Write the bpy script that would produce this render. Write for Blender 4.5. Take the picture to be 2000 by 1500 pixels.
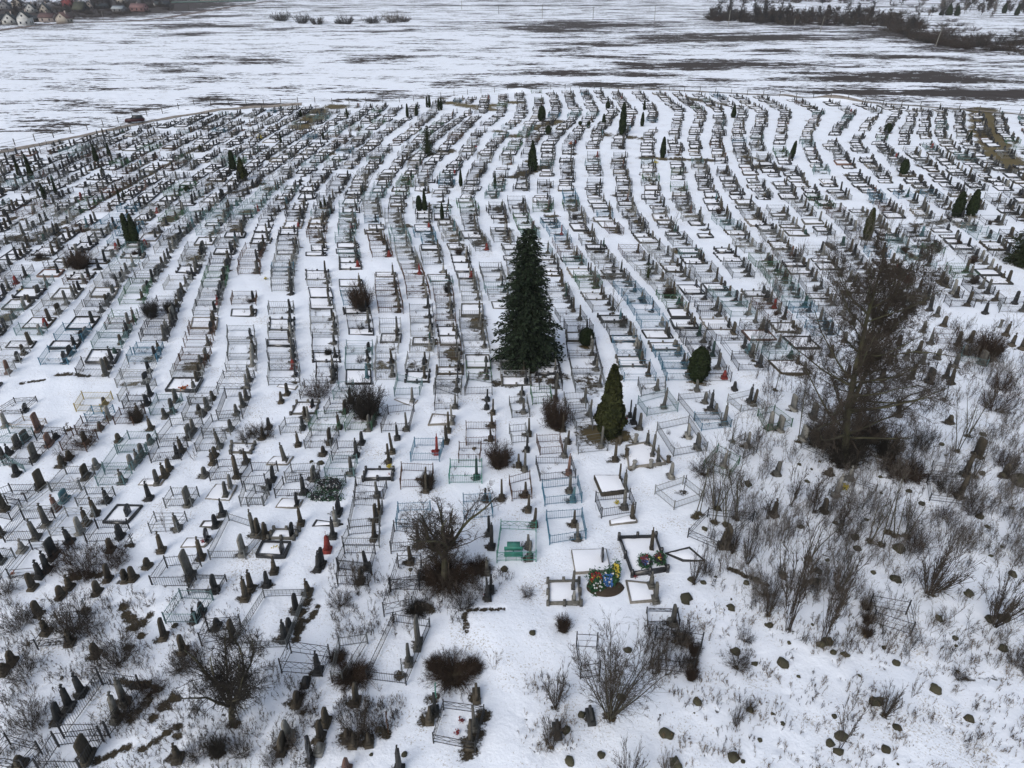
import bpy, math, random
import numpy as np
from math import radians, sin, cos, pi
random.seed(7); rng = np.random.default_rng(11)
sc = bpy.context.scene
for o in list(bpy.data.objects): bpy.data.objects.remove(o, do_unlink=True)

# ------------------------------------------------------------------ camera, sky, sun, exposure
F_PX, CAM_H, PITCH = 1387.0, 33.0, radians(30.5)      # focal length in pixels of the 2000 px wide photo, camera height, pitch
cam_d = bpy.data.cameras.new("camera"); cam = bpy.data.objects.new("camera", cam_d); sc.collection.objects.link(cam)
cam.location = (0, 0, CAM_H); cam.rotation_euler = (radians(90) - PITCH, 0, 0)
cam_d.sensor_width = 36.0; cam_d.lens = 36.0 * F_PX / 2000.0; cam_d.clip_start = 0.5; cam_d.clip_end = 9000
sc.camera = cam
SUN_EL, SUN_AZ = radians(42), radians(215)
world = bpy.data.worlds.new("World"); sc.world = world; world.use_nodes = True
wn, wl = world.node_tree.nodes, world.node_tree.links
sky = wn.new("ShaderNodeTexSky"); sky.sky_type = 'NISHITA'; sky.sun_disc = False
sky.sun_elevation = SUN_EL; sky.sun_rotation = SUN_AZ; sky.air_density = 1.2; sky.dust_density = 2.5; sky.ozone_density = 1.0
hsv = wn.new("ShaderNodeHueSaturation"); hsv.inputs['Saturation'].default_value = 0.6
bg = wn["Background"]; bg.inputs['Strength'].default_value = 0.15
wl.new(sky.outputs[0], hsv.inputs['Color']); wl.new(hsv.outputs[0], bg.inputs['Color'])
sun_d = bpy.data.lights.new("sun", 'SUN'); sun_d.energy = 0.95; sun_d.angle = radians(30); sun_d.color = (1.0, 0.98, 0.96)
sun = bpy.data.objects.new("sun", sun_d); sc.collection.objects.link(sun)
sun.rotation_euler = (radians(90) - SUN_EL, 0, -SUN_AZ + pi)
sc.view_settings.view_transform = 'Standard'; sc.view_settings.look = 'None'
sc.view_settings.exposure = 0.23; sc.view_settings.gamma = 1.0

# ------------------------------------------------------------------ picture <-> ground
SP, CP = sin(PITCH), cos(PITCH)
def at(px, py, z=0.0):
    """world point at height z seen at photo pixel (px,py)"""
    u = (px - 1000) / F_PX; v = (py - 750) / F_PX
    d = (CAM_H - z) / (SP + v * CP)
    return np.array([u * d, d * (CP - v * SP), z])
def proj(x, y, z=0.0):
    d = y * CP + (CAM_H - z) * SP
    return 1000 + F_PX * x / d, 750 + F_PX * ((CAM_H - z) * CP - y * SP) / d
def height_for(px, py, hpx):
    """height of an upright thing whose foot is at (px,py) and whose top shows hpx higher"""
    X, Y, _ = at(px, py); vt = (py - hpx - 750) / F_PX
    d = Y / (CP - vt * SP)
    return CAM_H - d * (SP + vt * CP)
def ppm(py): return CP * (py + 68) / CAM_H

# ------------------------------------------------------------------ materials
MATS = {}
def mat(name, col, rough=0.85, var=0.25, scale=6.0, col2=None, mix=0.5, bump=0.0, metal=0.0, island=True, spec=0.3, sharp=0.2):
    if name in MATS: return MATS[name]
    m = bpy.data.materials.new(name); m.use_nodes = True
    n, l = m.node_tree.nodes, m.node_tree.links
    b = n["Principled BSDF"]; b.inputs['Roughness'].default_value = rough; b.inputs['Metallic'].default_value = metal
    b.inputs['Specular IOR Level'].default_value = spec
    tc = n.new("ShaderNodeTexCoord"); nz = n.new("ShaderNodeTexNoise")
    nz.inputs['Scale'].default_value = scale; nz.inputs['Detail'].default_value = 6; nz.inputs['Roughness'].default_value = 0.65
    l.new(tc.outputs['Object'], nz.inputs['Vector'])
    rp = n.new("ShaderNodeValToRGB"); rp.color_ramp.elements[0].position = mix - sharp; rp.color_ramp.elements[1].position = mix + sharp
    c2 = col2 or tuple(c * 0.6 for c in col)
    rp.color_ramp.elements[0].color = (*col, 1); rp.color_ramp.elements[1].color = (*c2, 1)
    l.new(nz.outputs['Fac'], rp.inputs[0])
    out = rp.outputs[0]
    geo = n.new("ShaderNodeNewGeometry"); oi = n.new("ShaderNodeObjectInfo")
    ad = n.new("ShaderNodeMath"); ad.operation = 'ADD'; fr = n.new("ShaderNodeMath"); fr.operation = 'FRACT'
    l.new(oi.outputs['Random'], ad.inputs[0])
    if island: l.new(geo.outputs['Random Per Island'], ad.inputs[1])
    else: ad.inputs[1].default_value = 0.0
    l.new(ad.outputs[0], fr.inputs[0])
    mr = n.new("ShaderNodeMapRange"); mr.inputs['To Min'].default_value = 1 - var; mr.inputs['To Max'].default_value = 1 + var
    l.new(fr.outputs[0], mr.inputs['Value'])
    mx = n.new("ShaderNodeVectorMath"); mx.operation = 'SCALE'
    l.new(out, mx.inputs[0]); l.new(mr.outputs[0], mx.inputs['Scale'])
    l.new(mx.outputs[0], b.inputs['Base Color'])
    if bump:
        bp = n.new("ShaderNodeBump"); bp.inputs['Strength'].default_value = 0.6; bp.inputs['Distance'].default_value = bump
        l.new(nz.outputs['Fac'], bp.inputs['Height']); l.new(bp.outputs[0], b.inputs['Normal'])
    MATS[name] = m; return m
MOSS = (0.055, 0.052, 0.028)
STONE = {
 'g': mat('grey concrete', (0.125, 0.122, 0.112), col2=(0.055, 0.053, 0.043), scale=5, var=0.3, bump=0.02),
 'l': mat('pale concrete', (0.26, 0.26, 0.24), col2=(0.14, 0.13, 0.11), scale=5, var=0.2, bump=0.02),
 'd': mat('dark stone', (0.036, 0.038, 0.04), col2=(0.022, 0.022, 0.02), scale=5, var=0.3, bump=0.01),
 'b': mat('mossy brown concrete', (0.078, 0.066, 0.049), col2=(0.034, 0.029, 0.02), scale=5, var=0.3, bump=0.02),
 'p': mat('pink granite', (0.17, 0.10, 0.08), col2=(0.11, 0.07, 0.055), scale=20, var=0.15),
 'r': mat('red painted metal', (0.22, 0.03, 0.025), col2=(0.13, 0.03, 0.025), scale=5, var=0.1),
 't': mat('blue painted plinth', (0.05, 0.16, 0.20), col2=(0.10, 0.13, 0.13), scale=5, var=0.15),
 'e': mat('dark green metal', (0.02, 0.06, 0.05), col2=(0.03, 0.045, 0.04), scale=5, var=0.15),
 's': mat('polished black granite', (0.018, 0.019, 0.021), col2=(0.03, 0.03, 0.032), rough=0.25, scale=60, var=0.1, spec=0.5),
}
SNAME = {'g': 'grey', 'l': 'pale grey', 'd': 'dark grey', 'b': 'mossy brown', 'p': 'pink', 'r': 'red', 't': 'blue', 'e': 'dark green', 's': 'black'}
IRON = {
 'd': mat('dark iron', (0.035, 0.036, 0.038), rough=0.6, var=0.25, scale=3),
 'g': mat('grey painted iron', (0.13, 0.14, 0.14), rough=0.6, var=0.25, scale=3),
 'l': mat('silver painted iron', (0.27, 0.30, 0.31), rough=0.5, var=0.2, scale=3, col2=(0.18, 0.17, 0.15)),
 't': mat('turquoise painted iron', (0.05, 0.27, 0.21), rough=0.5, var=0.15, scale=3, col2=(0.06, 0.17, 0.13)),
 'a': mat('faded blue green iron', (0.12, 0.23, 0.24), rough=0.5, var=0.2, scale=3, col2=(0.10, 0.15, 0.15)),
 'u': mat('blue painted iron', (0.045, 0.17, 0.27), rough=0.5, var=0.15, scale=3, col2=(0.06, 0.13, 0.17)),
 'n': mat('green painted iron', (0.05, 0.14, 0.075), rough=0.5, var=0.2, scale=3),
 'b': mat('rusty brown iron', (0.09, 0.052, 0.035), rough=0.8, var=0.25, scale=3),
 'y': mat('yellow painted iron', (0.42, 0.33, 0.10), rough=0.6, var=0.1, scale=3, col2=(0.30, 0.25, 0.12)),
 'w': mat('cream painted iron', (0.42, 0.38, 0.32), rough=0.6, var=0.1, scale=3, col2=(0.25, 0.20, 0.16)),
}
FNAME = {'d': 'dark iron', 'g': 'grey iron', 'l': 'silver grey', 't': 'turquoise', 'a': 'pale blue green', 'u': 'blue', 'n': 'green', 'b': 'rusty brown', 'y': 'yellow', 'w': 'cream'}
KERB = {'g': STONE['g'], 'l': mat('pale stone kerb', (0.24, 0.225, 0.20), col2=(0.13, 0.12, 0.10), scale=5, var=0.15), 'd': STONE['d'], 's': STONE['s'], 'b': STONE['b'], 'p': STONE['p']}
M_TWIG = mat('brown bare twigs', (0.06, 0.047, 0.035), var=0.45, scale=2)
M_TWIG_R = mat('reddish brown dead brush', (0.055, 0.036, 0.024), var=0.5, scale=2)
M_TWIG_D = mat('dark bare twigs', (0.034, 0.029, 0.023), var=0.45, scale=2)
M_TWIG_G = mat('grey bare twigs', (0.16, 0.14, 0.12), var=0.35, scale=2)
M_STRAW = mat('dry grass', (0.17, 0.125, 0.075), var=0.4, scale=2)
M_BARK = mat('bark', (0.085, 0.07, 0.055), col2=(0.06, 0.065, 0.03), var=0.2, scale=4, bump=0.03)
M_BARK_G = mat('lichen grey bark', (0.07, 0.062, 0.047), col2=(0.055, 0.058, 0.025), var=0.3, scale=2)
M_SPRUCE = mat('blue green spruce needles', (0.011, 0.018, 0.011), col2=(0.024, 0.034, 0.02), var=0.6, scale=2.2, rough=.95, spec=.08)
M_SPRUCE_O = mat('olive spruce needles', (0.03, 0.036, 0.016), col2=(0.02, 0.028, 0.015), var=0.4, scale=1.2, spec=.08)
M_THUJA = mat('dark thuja leaves', (0.010, 0.017, 0.008), col2=(0.022, 0.029, 0.012), var=0.55, scale=6, spec=.08, rough=.95)
M_THUJA_B = mat('bronze green thuja leaves', (0.036, 0.038, 0.014), col2=(0.018, 0.023, 0.010), var=0.5, scale=6, spec=.08, rough=.95)
M_BOULDER = mat('mossy boulder', (0.065, 0.056, 0.042), col2=(0.035, 0.038, 0.015), var=0.3, scale=5, bump=0.05)
M_SNOWCAP = mat('snow', (0.80, 0.82, 0.86), rough=0.7, var=0.02, scale=3, col2=(0.76, 0.78, 0.83), island=False)
M_SOIL = mat('bare soil', (0.055, 0.040, 0.026), var=0.1, scale=3, bump=0.05)

# ------------------------------------------------------------------ mesh helpers (numpy)
class MB:
    """collects pieces; every face row is a quad (a triangle repeats nothing: kept apart)"""
    def __init__(s): s.v = []; s.q = []; s.qm = []; s.t = []; s.tm = []; s.ng = []; s.nm = []; s.n = 0
    def add(s, V, Q=None, T=None, m=0):
        V = np.asarray(V, float).reshape(-1, 3)
        if Q is not None and len(Q):
            Q = np.asarray(Q, int).reshape(-1, 4); s.q.append(Q + s.n); s.qm.append(np.full(len(Q), m))
        if T is not None and len(T):
            T = np.asarray(T, int).reshape(-1, 3); s.t.append(T + s.n); s.tm.append(np.full(len(T), m))
        s.v.append(V); s.n += len(V)
    def arrays(s):
        V = np.concatenate(s.v) if s.v else np.zeros((0, 3))
        Q = np.concatenate(s.q) if s.q else np.zeros((0, 4), int); QM = np.concatenate(s.qm) if s.q else np.zeros(0, int)
        T = np.concatenate(s.t) if s.t else np.zeros((0, 3), int); TM = np.concatenate(s.tm) if s.t else np.zeros(0, int)
        return V, Q, QM, T, TM
    def mesh(s, name, mats, smooth=False):
        V, Q, QM, T, TM = s.arrays()
        me = bpy.data.meshes.new(name)
        me.vertices.add(len(V)); me.vertices.foreach_set('co', V.astype(np.float32).ravel())
        loops = np.concatenate([Q.ravel(), T.ravel()]).astype(np.int32)
        me.loops.add(len(loops)); me.loops.foreach_set('vertex_index', loops)
        np_ = len(Q) + len(T); me.polygons.add(np_)
        st = np.concatenate([np.arange(len(Q)) * 4, len(Q) * 4 + np.arange(len(T)) * 3]).astype(np.int32)
        me.polygons.foreach_set('loop_start', st)
        me.polygons.foreach_set('material_index', np.concatenate([QM, TM]).astype(np.int32))
        if smooth: me.polygons.foreach_set('use_smooth', np.ones(np_, bool))
        for m in (mats if isinstance(mats, (list, tuple)) else [mats]): me.materials.append(m)
        me.update(calc_edges=True); me.validate(); return me
    # --- pieces
    def bars(s, A, B, ra, rb=None, k=4, m=0):
        A = np.asarray(A, float).reshape(-1, 3); B = np.asarray(B, float).reshape(-1, 3); n = len(A)
        if n == 0: return
        ra = np.broadcast_to(np.asarray(ra, float), (n,)); rb = ra if rb is None else np.broadcast_to(np.asarray(rb, float), (n,))
        D = B - A; L = np.linalg.norm(D, axis=1, keepdims=True); D = D / np.maximum(L, 1e-9)
        up = np.where(np.abs(D[:, 2:3]) > 0.9, np.array([[1., 0, 0]]), np.array([[0, 0, 1.]]))
        X = np.cross(up, D); X /= np.maximum(np.linalg.norm(X, axis=1, keepdims=True), 1e-9); Y = np.cross(D, X)
        an = np.arange(k) * 2 * pi / k + pi / 4
        ring = X[:, None, :] * np.cos(an)[None, :, None] + Y[:, None, :] * np.sin(an)[None, :, None]
        V = np.concatenate([A[:, None, :] + ring * ra[:, None, None], B[:, None, :] + ring * rb[:, None, None]], axis=1)
        i = np.arange(k); j = (i + 1) % k
        q = np.stack([i, j, j + k, i + k], axis=1)
        Q = (q[None] + (np.arange(n) * 2 * k)[:, None, None]).reshape(-1, 4)
        s.add(V.reshape(-1, 3), Q, m=m)
    def box(s, c, d, rz=0.0, taper=1.0, m=0):
        """box with base centre c, size d, top scaled by taper"""
        x, y, z = d[0] / 2, d[1] / 2, d[2]; t = taper if isinstance(taper, tuple) else (taper, taper)
        P = np.array([[-x, -y, 0], [x, -y, 0], [x, y, 0], [-x, y, 0], [-x * t[0], -y * t[1], z], [x * t[0], -y * t[1], z], [x * t[0], y * t[1], z], [-x * t[0], y * t[1], z]])
        R = np.array([[cos(rz), -sin(rz), 0], [sin(rz), cos(rz), 0], [0, 0, 1]])
        s.add(P @ R.T + np.asarray(c, float), [[0, 3, 2, 1], [4, 5, 6, 7], [0, 1, 5, 4], [1, 2, 6, 5], [2, 3, 7, 6], [3, 0, 4, 7]], m=m)
    def extr(s, outline, th, th_top=None, z0=0.0, m=0):
        """outline (y,z), extruded in x by th (thickness th_top at the highest z), fan triangles"""
        o = np.array(outline, float); n = len(o); zt = o[:, 1].max(); zb = o[:, 1].min()
        t = th + ((th_top if th_top is not None else th) - th) * (o[:, 1] - zb) / max(zt - zb, 1e-6)
        a = np.stack([-t / 2, o[:, 0], o[:, 1] + z0], 1); b = np.stack([t / 2, o[:, 0], o[:, 1] + z0], 1)
        ca, cb = a.mean(0), b.mean(0)
        V = np.concatenate([a, b, [ca], [cb]]); i = np.arange(n); j = (i + 1) % n
        s.add(V, np.stack([i, i + n, j + n, j], 1), np.concatenate([np.stack([np.full(n, 2 * n), i, j], 1), np.stack([np.full(n, 2 * n + 1), j + n, i + n], 1)]), m=m)
    def merge(s, arr, M=None, off=(0, 0, 0), mi=None):
        V, Q, QM, T, TM = arr
        V = (V @ np.asarray(M).T if M is not None else V) + np.asarray(off)
        n0 = s.n; s.v.append(V); s.n += len(V)
        if len(Q): s.q.append(Q + n0); s.qm.append(QM if mi is None else np.full(len(Q), mi))
        if len(T): s.t.append(T + n0); s.tm.append(TM if mi is None else np.full(len(T), mi))
def icos(sub=2):
    import bmesh
    bm = bmesh.new(); bmesh.ops.create_icosphere(bm, subdivisions=sub, radius=1.0)
    V = np.array([v.co[:] for v in bm.verts]); T = np.array([[v.index for v in f.verts] for f in bm.faces]); bm.free(); return V, T
ICO1, ICO2, ICO3, ICO4 = icos(1), icos(2), icos(3), icos(4)
def snoise(P, f=1.0, seed=0):
    r = np.random.default_rng(seed); out = np.zeros(len(P))
    for k in range(7):
        d = r.normal(size=P.shape[1]); d /= np.linalg.norm(d); w = f * (0.7 + 0.9 * r.random())
        out += np.sin(P @ d * w + r.random() * 6.28 + 0.8 * np.sin(P @ np.roll(d, 1) * w * 1.7 + r.random() * 6))
    return out / 4.0

# ------------------------------------------------------------------ object helpers
def link(o): sc.collection.objects.link(o); return o
def obj(name, me, parent=None, loc=(0, 0, 0)):
    o = bpy.data.objects.new(name, me); link(o); o.location = loc
    if parent is not None: o.parent = parent
    return o
def tag(o, label=None, cat=None, group=None, kind=None):
    if label: o['label'] = label
    if cat: o['category'] = cat
    if group: o['group'] = group
    if kind: o['kind'] = kind
    return o
def empty(name, loc, rz=0.0, s=1.0):
    o = bpy.data.objects.new(name, None); link(o); o.location = loc; o.rotation_euler = (0, 0, rz)
    o.scale = s if isinstance(s, tuple) else (s, s, s); o.empty_display_size = 0.3; return o
THINGS = []      # (object, short description, category, group, px, py, size) - labels are written at the end
def later(o, desc, cat, group, px, py, place=None, fixed=None):
    THINGS.append(dict(o=o, desc=desc, cat=cat, group=group, px=px, py=py, place=place, fixed=fixed)); return o

MELT = []        # (x, y, rx, ry, amount, grassy, angle)
MOUND = []       # (x, y, rx, ry, height)
def melt(x, y, rx, ry=None, a=1.0, g=0.0, ang=0.0): MELT.append((x, y, rx, ry or rx, a, g, ang))
def melt_px(px, py, rx, ry, a=1.0, g=0.0):
    """patch of bare ground, centre and half sizes read off the photo"""
    P = at(px, py); s = ppm(py); Q = at(px, py - ry); melt(P[0], P[1], rx / s, max(abs(Q[1] - P[1]), 0.1), a, g)
def melt_line(x0, y0, x1, y1, w, a=1.0, g=0.0):
    """strip of bare ground between two photo pixels, w in metres"""
    A, B = at(x0, y0), at(x1, y1); L = np.linalg.norm(B - A); n = max(2, int(L / (w * 0.7)))
    for t in np.linspace(0, 1, n): P = A + (B - A) * t; melt(P[0] + random.uniform(-.2, .2) * w, P[1] + random.uniform(-.2, .2) * w, w * random.uniform(.7, 1.2), None, a, g)
def gz(x, y):
    """height of the snow surface"""
    x = np.asarray(x, float); y = np.asarray(y, float)
    z = 0.035 * np.sin(x * 0.7 + 1.3 * np.sin(y * 0.31)) + 0.035 * np.sin(y * 0.9 + 1.1 * np.sin(x * 0.43 + 1)) + 0.02 * np.sin(x * 2.1 + y * 1.3)
    z = z * np.clip((400 - y) / 200, 0, 1)
    for (mx, my, rx, ry, h) in MOUND:
        z = z + h * np.exp(-(((x - mx) / rx) ** 2 + ((y - my) / ry) ** 2))
    return z
for (mx, my, rx, ry, h) in [(945, 1228, 3.2, 2.6, .5), (270, 1155, 2.6, 1.6, .4), (375, 214, 7, 3, .8), (590, 205, 8, 3, .7), (680, 199, 5, 2.5, .8), (1016, 178, 4, 2.5, .9), (1620, 194, 4, 2, 1.0), (1655, 196, 5, 3, 1.3), (1540, 188, 4, 2, .7), (430, 208, 8, 3, .8)]:
    P = at(mx, my); MOUND.append((P[0], P[1], rx, ry, h))

# ------------------------------------------------------------------ what stands where, read off the photo in enlarged tiles
TILE = {'A': (0, 1100), 'B': (500, 1100), 'C': (1000, 1100), 'D': (1500, 1100), 'E': (0, 750), 'F': (500, 750), 'G': (1000, 750), 'H': (1500, 750), 'J': (1500, 400)}
def tpx(t, x, y): return TILE[t][0] + x / 3.75, TILE[t][1] + y / 3.75
# x y (foot) height, shape+colour.  shapes: r round top, c with a small cross, o pointed, w wide, s polished slab, x iron cross, m metal pyramid, k short bollard
STONES = {
'A': """510 185 105 cb;450 255 85 rb;725 240 90 rb;240 185 120 rb;935 165 90 rb;990 155 95 rb;800 145 120 rb;290 390 115 rb;345 520 125 cb;515 595 112 cb;635 365 95 xg;700 670 90 rb;90 735 85 rb;30 805 65 rb;600 960 155 cd;510 1065 165 cd;430 1160 135 rd;860 1150 205 cg;915 1030 195 cg;645 1430 155 wb;1200 545 145 rb;1345 655 125 rb;1430 420 92 cd;1480 375 90 rd;1580 210 130 sd;1800 270 170 cb;1840 200 150 cb;1715 560 155 rb;1590 480 70 rd;1305 1440 125 cb;160 1490 75 rb""",
'B': """80 165 102 rd;385 220 115 cb;295 355 138 rd;210 565 148 cd;245 485 85 rd;1190 610 200 wg;1120 740 142 rg;1720 215 130 rd;1700 285 165 rd;455 795 158 cd;365 885 52 rd;735 1030 148 rb;515 1180 118 rb;475 1290 132 rb;405 1450 185 ss;465 1380 55 rl;245 1275 130 rl;195 1360 98 wb;300 1035 92 rb;1615 990 75 wb;1310 1095 138 rd;1275 1155 102 rb;1600 1200 162 rg;1570 1330 185 rb;970 1245 150 xb;715 1325 75 rb;830 1320 70 rb;670 1290 70 rb;1050 1530 195 cd;660 1530 95 rp;1320 990 110 xn;1075 830 140 xg""",
'C': """445 205 150 rg;450 290 78 rl;1020 180 122 cg;1050 280 140 rg;1180 445 148 rg;575 1140 62 wd;330 1250 60 wd""",
'E': """45 320 105 rl;285 340 130 wp;185 415 82 wg;130 460 92 wg;365 455 90 wp;410 405 42 sd;65 515 78 cd;15 540 82 rg;260 560 122 wg;125 670 82 rd;305 760 130 wb;190 205 62 ss;500 335 52 xl;735 335 60 rg;630 440 92 rb;870 420 62 rb;510 555 62 rb;455 610 82 rb;710 620 76 rl;630 690 96 wb;800 265 102 rl;770 160 62 rb;1020 260 120 cb;1100 90 92 rd;1080 160 82 rd;1105 335 104 cb;1210 250 76 rg;1265 210 112 rg;1290 130 100 rg;1560 115 66 rb;1520 190 96 rg;1490 235 52 rb;1460 210 62 rg;1780 170 112 rg;1805 120 86 rg;1690 340 82 rg;1735 230 80 rg;1390 400 102 wg;1420 355 96 rg;1610 465 148 cg;1100 435 72 rg;1300 540 112 cd;1335 500 122 cb;1040 530 102 rg;1010 575 100 cg;970 620 102 rl;900 725 106 cg;1155 735 112 rg;1210 690 112 cb;1240 640 82 rb;1560 590 112 cb;1575 535 76 rb;1735 680 190 cb;1805 580 106 cb;1815 480 66 xd;1500 680 72 rg;1095 845 136 cd;1385 890 132 wg;1690 770 112 rl;1655 825 112 rg;785 860 112 cd;700 955 132 cb;475 860 82 wt;415 930 122 cp;345 1045 172 cg;270 1135 152 cg;635 1030 132 cb;590 1095 126 rl;515 1165 126 cd;165 1230 96 cl;395 1270 136 wd;345 1365 146 cd;295 1410 130 cd;945 970 95 ss;885 1125 102 rd;815 1225 92 rb;1305 1070 122 cg;1185 1230 150 cb;1630 965 128 cd;1580 1045 92 rd;1520 1150 92 ss;1475 1280 172 cb;1400 1425 205 wg;1865 1110 192 cg;1780 1240 130 wl;1085 1355 72 rb;975 1180 82 xd;10 1310 112 cd;40 930 180 rb;10 1120 90 rb;1945 1120 110 rb""",
'F': """230 80 92 rb;185 140 82 rb;385 270 102 rl;365 250 82 rb;345 335 96 rd;415 185 72 sd;655 210 90 wb;690 140 112 rd;610 330 122 cb;540 430 106 wb;495 520 66 rb;310 455 112 cb;215 580 152 cg;95 325 82 rd;50 400 90 rb;830 340 112 rg;860 305 70 rg;1105 340 132 rg;1035 405 128 cd;775 435 92 rd;735 530 142 cd;700 660 132 rg;975 580 142 rb;1000 510 150 rb;1145 135 112 rl;1435 290 142 rl;1410 350 152 rb;1395 430 132 rb;1325 515 150 cr;1735 220 112 rb;1730 310 102 rb;1720 410 92 rb;1690 180 82 rd;1695 120 82 rd;1615 690 172 ce;1460 180 102 rg;125 710 112 rd;90 765 72 rd;425 700 92 wg;350 805 148 cd;300 890 92 sd;330 1035 148 cb;20 1110 132 rb;605 950 102 wd;585 1030 128 cl;565 1130 152 cd;525 1230 152 mr;455 1360 146 cd;485 1330 132 rd;135 1380 122 cb;265 1125 102 sd;890 820 112 rg;880 1000 132 rb;905 940 100 rb;865 1140 132 rb;810 1340 132 rd;770 1450 102 rb;1135 1310 122 rb;1195 1190 162 rd;1250 790 132 rb;1240 700 92 rb;1680 850 92 rd;1710 1100 132 rd;1725 1200 200 cd;1690 1380 112 cg;1800 840 150 rb;200 1255 95 ss;1440 1170 120 rb""",
'G': """125 380 132 rb;110 490 112 rd;95 640 152 rg;50 610 92 rb;120 930 122 rb;165 1040 132 rb;100 820 102 rb;385 530 142 rg;410 430 92 rb;375 340 122 rb;415 660 152 cp;425 790 132 rg;445 855 105 rt;455 1040 108 rb;480 1140 122 rg;320 120 150 wg;570 230 122 rg;535 130 112 rg;655 460 152 rg;755 565 162 cb;790 440 52 kb;905 430 62 kl;840 540 62 kb;865 240 122 sd;890 290 144 cd;935 330 122 rg;990 460 122 cg;1025 545 212 cg;1070 590 142 cg;1110 180 152 cg;1060 45 82 rg;1290 385 92 wl;1360 470 112 wg;1415 135 82 rg;1455 190 162 cd;1490 215 72 rg;1555 300 165 cg;1355 50 82 rg;1630 45 62 rd;1740 135 132 cd;1770 160 122 rb;1725 460 112 rl;1550 610 122 cl;1165 685 112 rl;785 710 132 sb;825 780 156 cg;825 910 162 cg;880 1000 142 cb;1020 1230 192 cb;655 1315 116 ss;130 1280 132 rg;120 1195 92 rg;1255 800 132 xd;1535 1200 142 cb;1575 1190 152 wb;1145 580 50 kb;1015 610 52 kl;890 625 62 kl;70 130 90 rg;85 215 110 rg;75 75 70 rd""",
'H': """15 330 132 rl;85 340 112 wl;185 190 112 wl;330 250 112 wg;260 410 112 wl;345 440 122 wl;65 670 102 rg;45 965 132 cb;410 945 102 rb;500 820 165 cl;600 700 102 cl;455 660 52 rb;1400 830 192 cb;1440 670 182 cb;1530 540 142 wb;1735 680 92 rb;950 240 102 rg;810 420 112 xr;1330 290 60 rb""",
'J': """1185 780 110 rd;1235 825 75 rg;1140 730 70 rb;1285 895 80 rb;1135 935 85 rg;1190 1025 95 cg;1105 1085 95 rb;1130 1170 100 rg;1050 1275 110 rb;1180 1305 110 wd;1305 1275 130 cd;1340 1315 130 cb;1370 1195 110 rg;1440 1100 95 cg;1565 1170 105 wg;1590 800 100 cd;1740 960 110 cb;1785 1035 100 cb;1385 1040 110 rb;925 905 80 rb;800 1125 80 rg;890 1165 80 rb;460 1115 90 rb;1000 835 70 rd;1805 730 100 rd;1865 785 90 rg;740 1010 80 rg;660 1180 90 rg;960 1030 80 rd;1010 1140 80 rg;580 1270 90 rb;1240 1130 80 rg;830 1290 90 rb;1700 900 60 kg;1475 1010 90 rb;560 1010 80 rg;620 880 80 rb;1860 1060 100 rb""",
}
BOULDERS = {   # x y (foot) size
'C': "655 1420 55;420 1485 75;1205 1490 90;1135 1285 88;1600 345 55;1270 300 85;1360 1040 60;800 990 55;850 650 50;1640 665 70;1775 740 40;150 550 45;1620 1450 85;1690 1460 32;1815 1310 32;1740 1090 42;505 1125 50;400 1245 60;1605 270 15;1490 105 20;1715 160 45;1790 130 45;1865 460 30;1335 1105 15;1085 1120 15;1310 140 45;1400 155 40",
'D': "360 75 50;345 165 85;15 470 45;30 335 25;325 460 25;155 595 32;480 668 40;435 600 70;380 615 55;565 690 60;115 755 80;225 838 25;670 835 27;850 625 30;935 745 55;1225 955 88;1370 560 38;1380 608 24;1255 428 50;1720 650 66;1715 430 75;1620 440 70;1790 105 60;1465 248 70;935 145 70;790 1055 100;945 1232 55;860 1390 60;485 1138 35;530 1295 90;455 1340 68;510 1395 60;1475 1162 70;105 1185 30;35 1115 25;770 85 35;1695 1058 12;1390 800 24;950 1480 20",
'H': "235 1065 50;490 1035 36;635 1145 55;650 1225 55;435 1300 36;960 1230 80;720 1005 30;1555 990 52;1605 1065 36;820 695 30;1125 890 42;1270 452 36;1570 670 42;1840 760 120;1575 385 50;1715 215 30;1300 528 22;1710 1205 26;1630 1275 32;1790 915 28;830 808 26;290 725 32;1740 690 50;1030 800 42;230 600 26;120 1165 18;320 630 22;380 575 20",
'F': "475 600 45;405 580 28;1820 1370 48;1600 480 30",
'B': "1130 60 30;900 1240 46;1090 1410 40;845 1410 28",
'A': "450 850 25;1285 470 40",
'G': "780 -20 60;1730 760 60;1410 1080 45",
}
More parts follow.
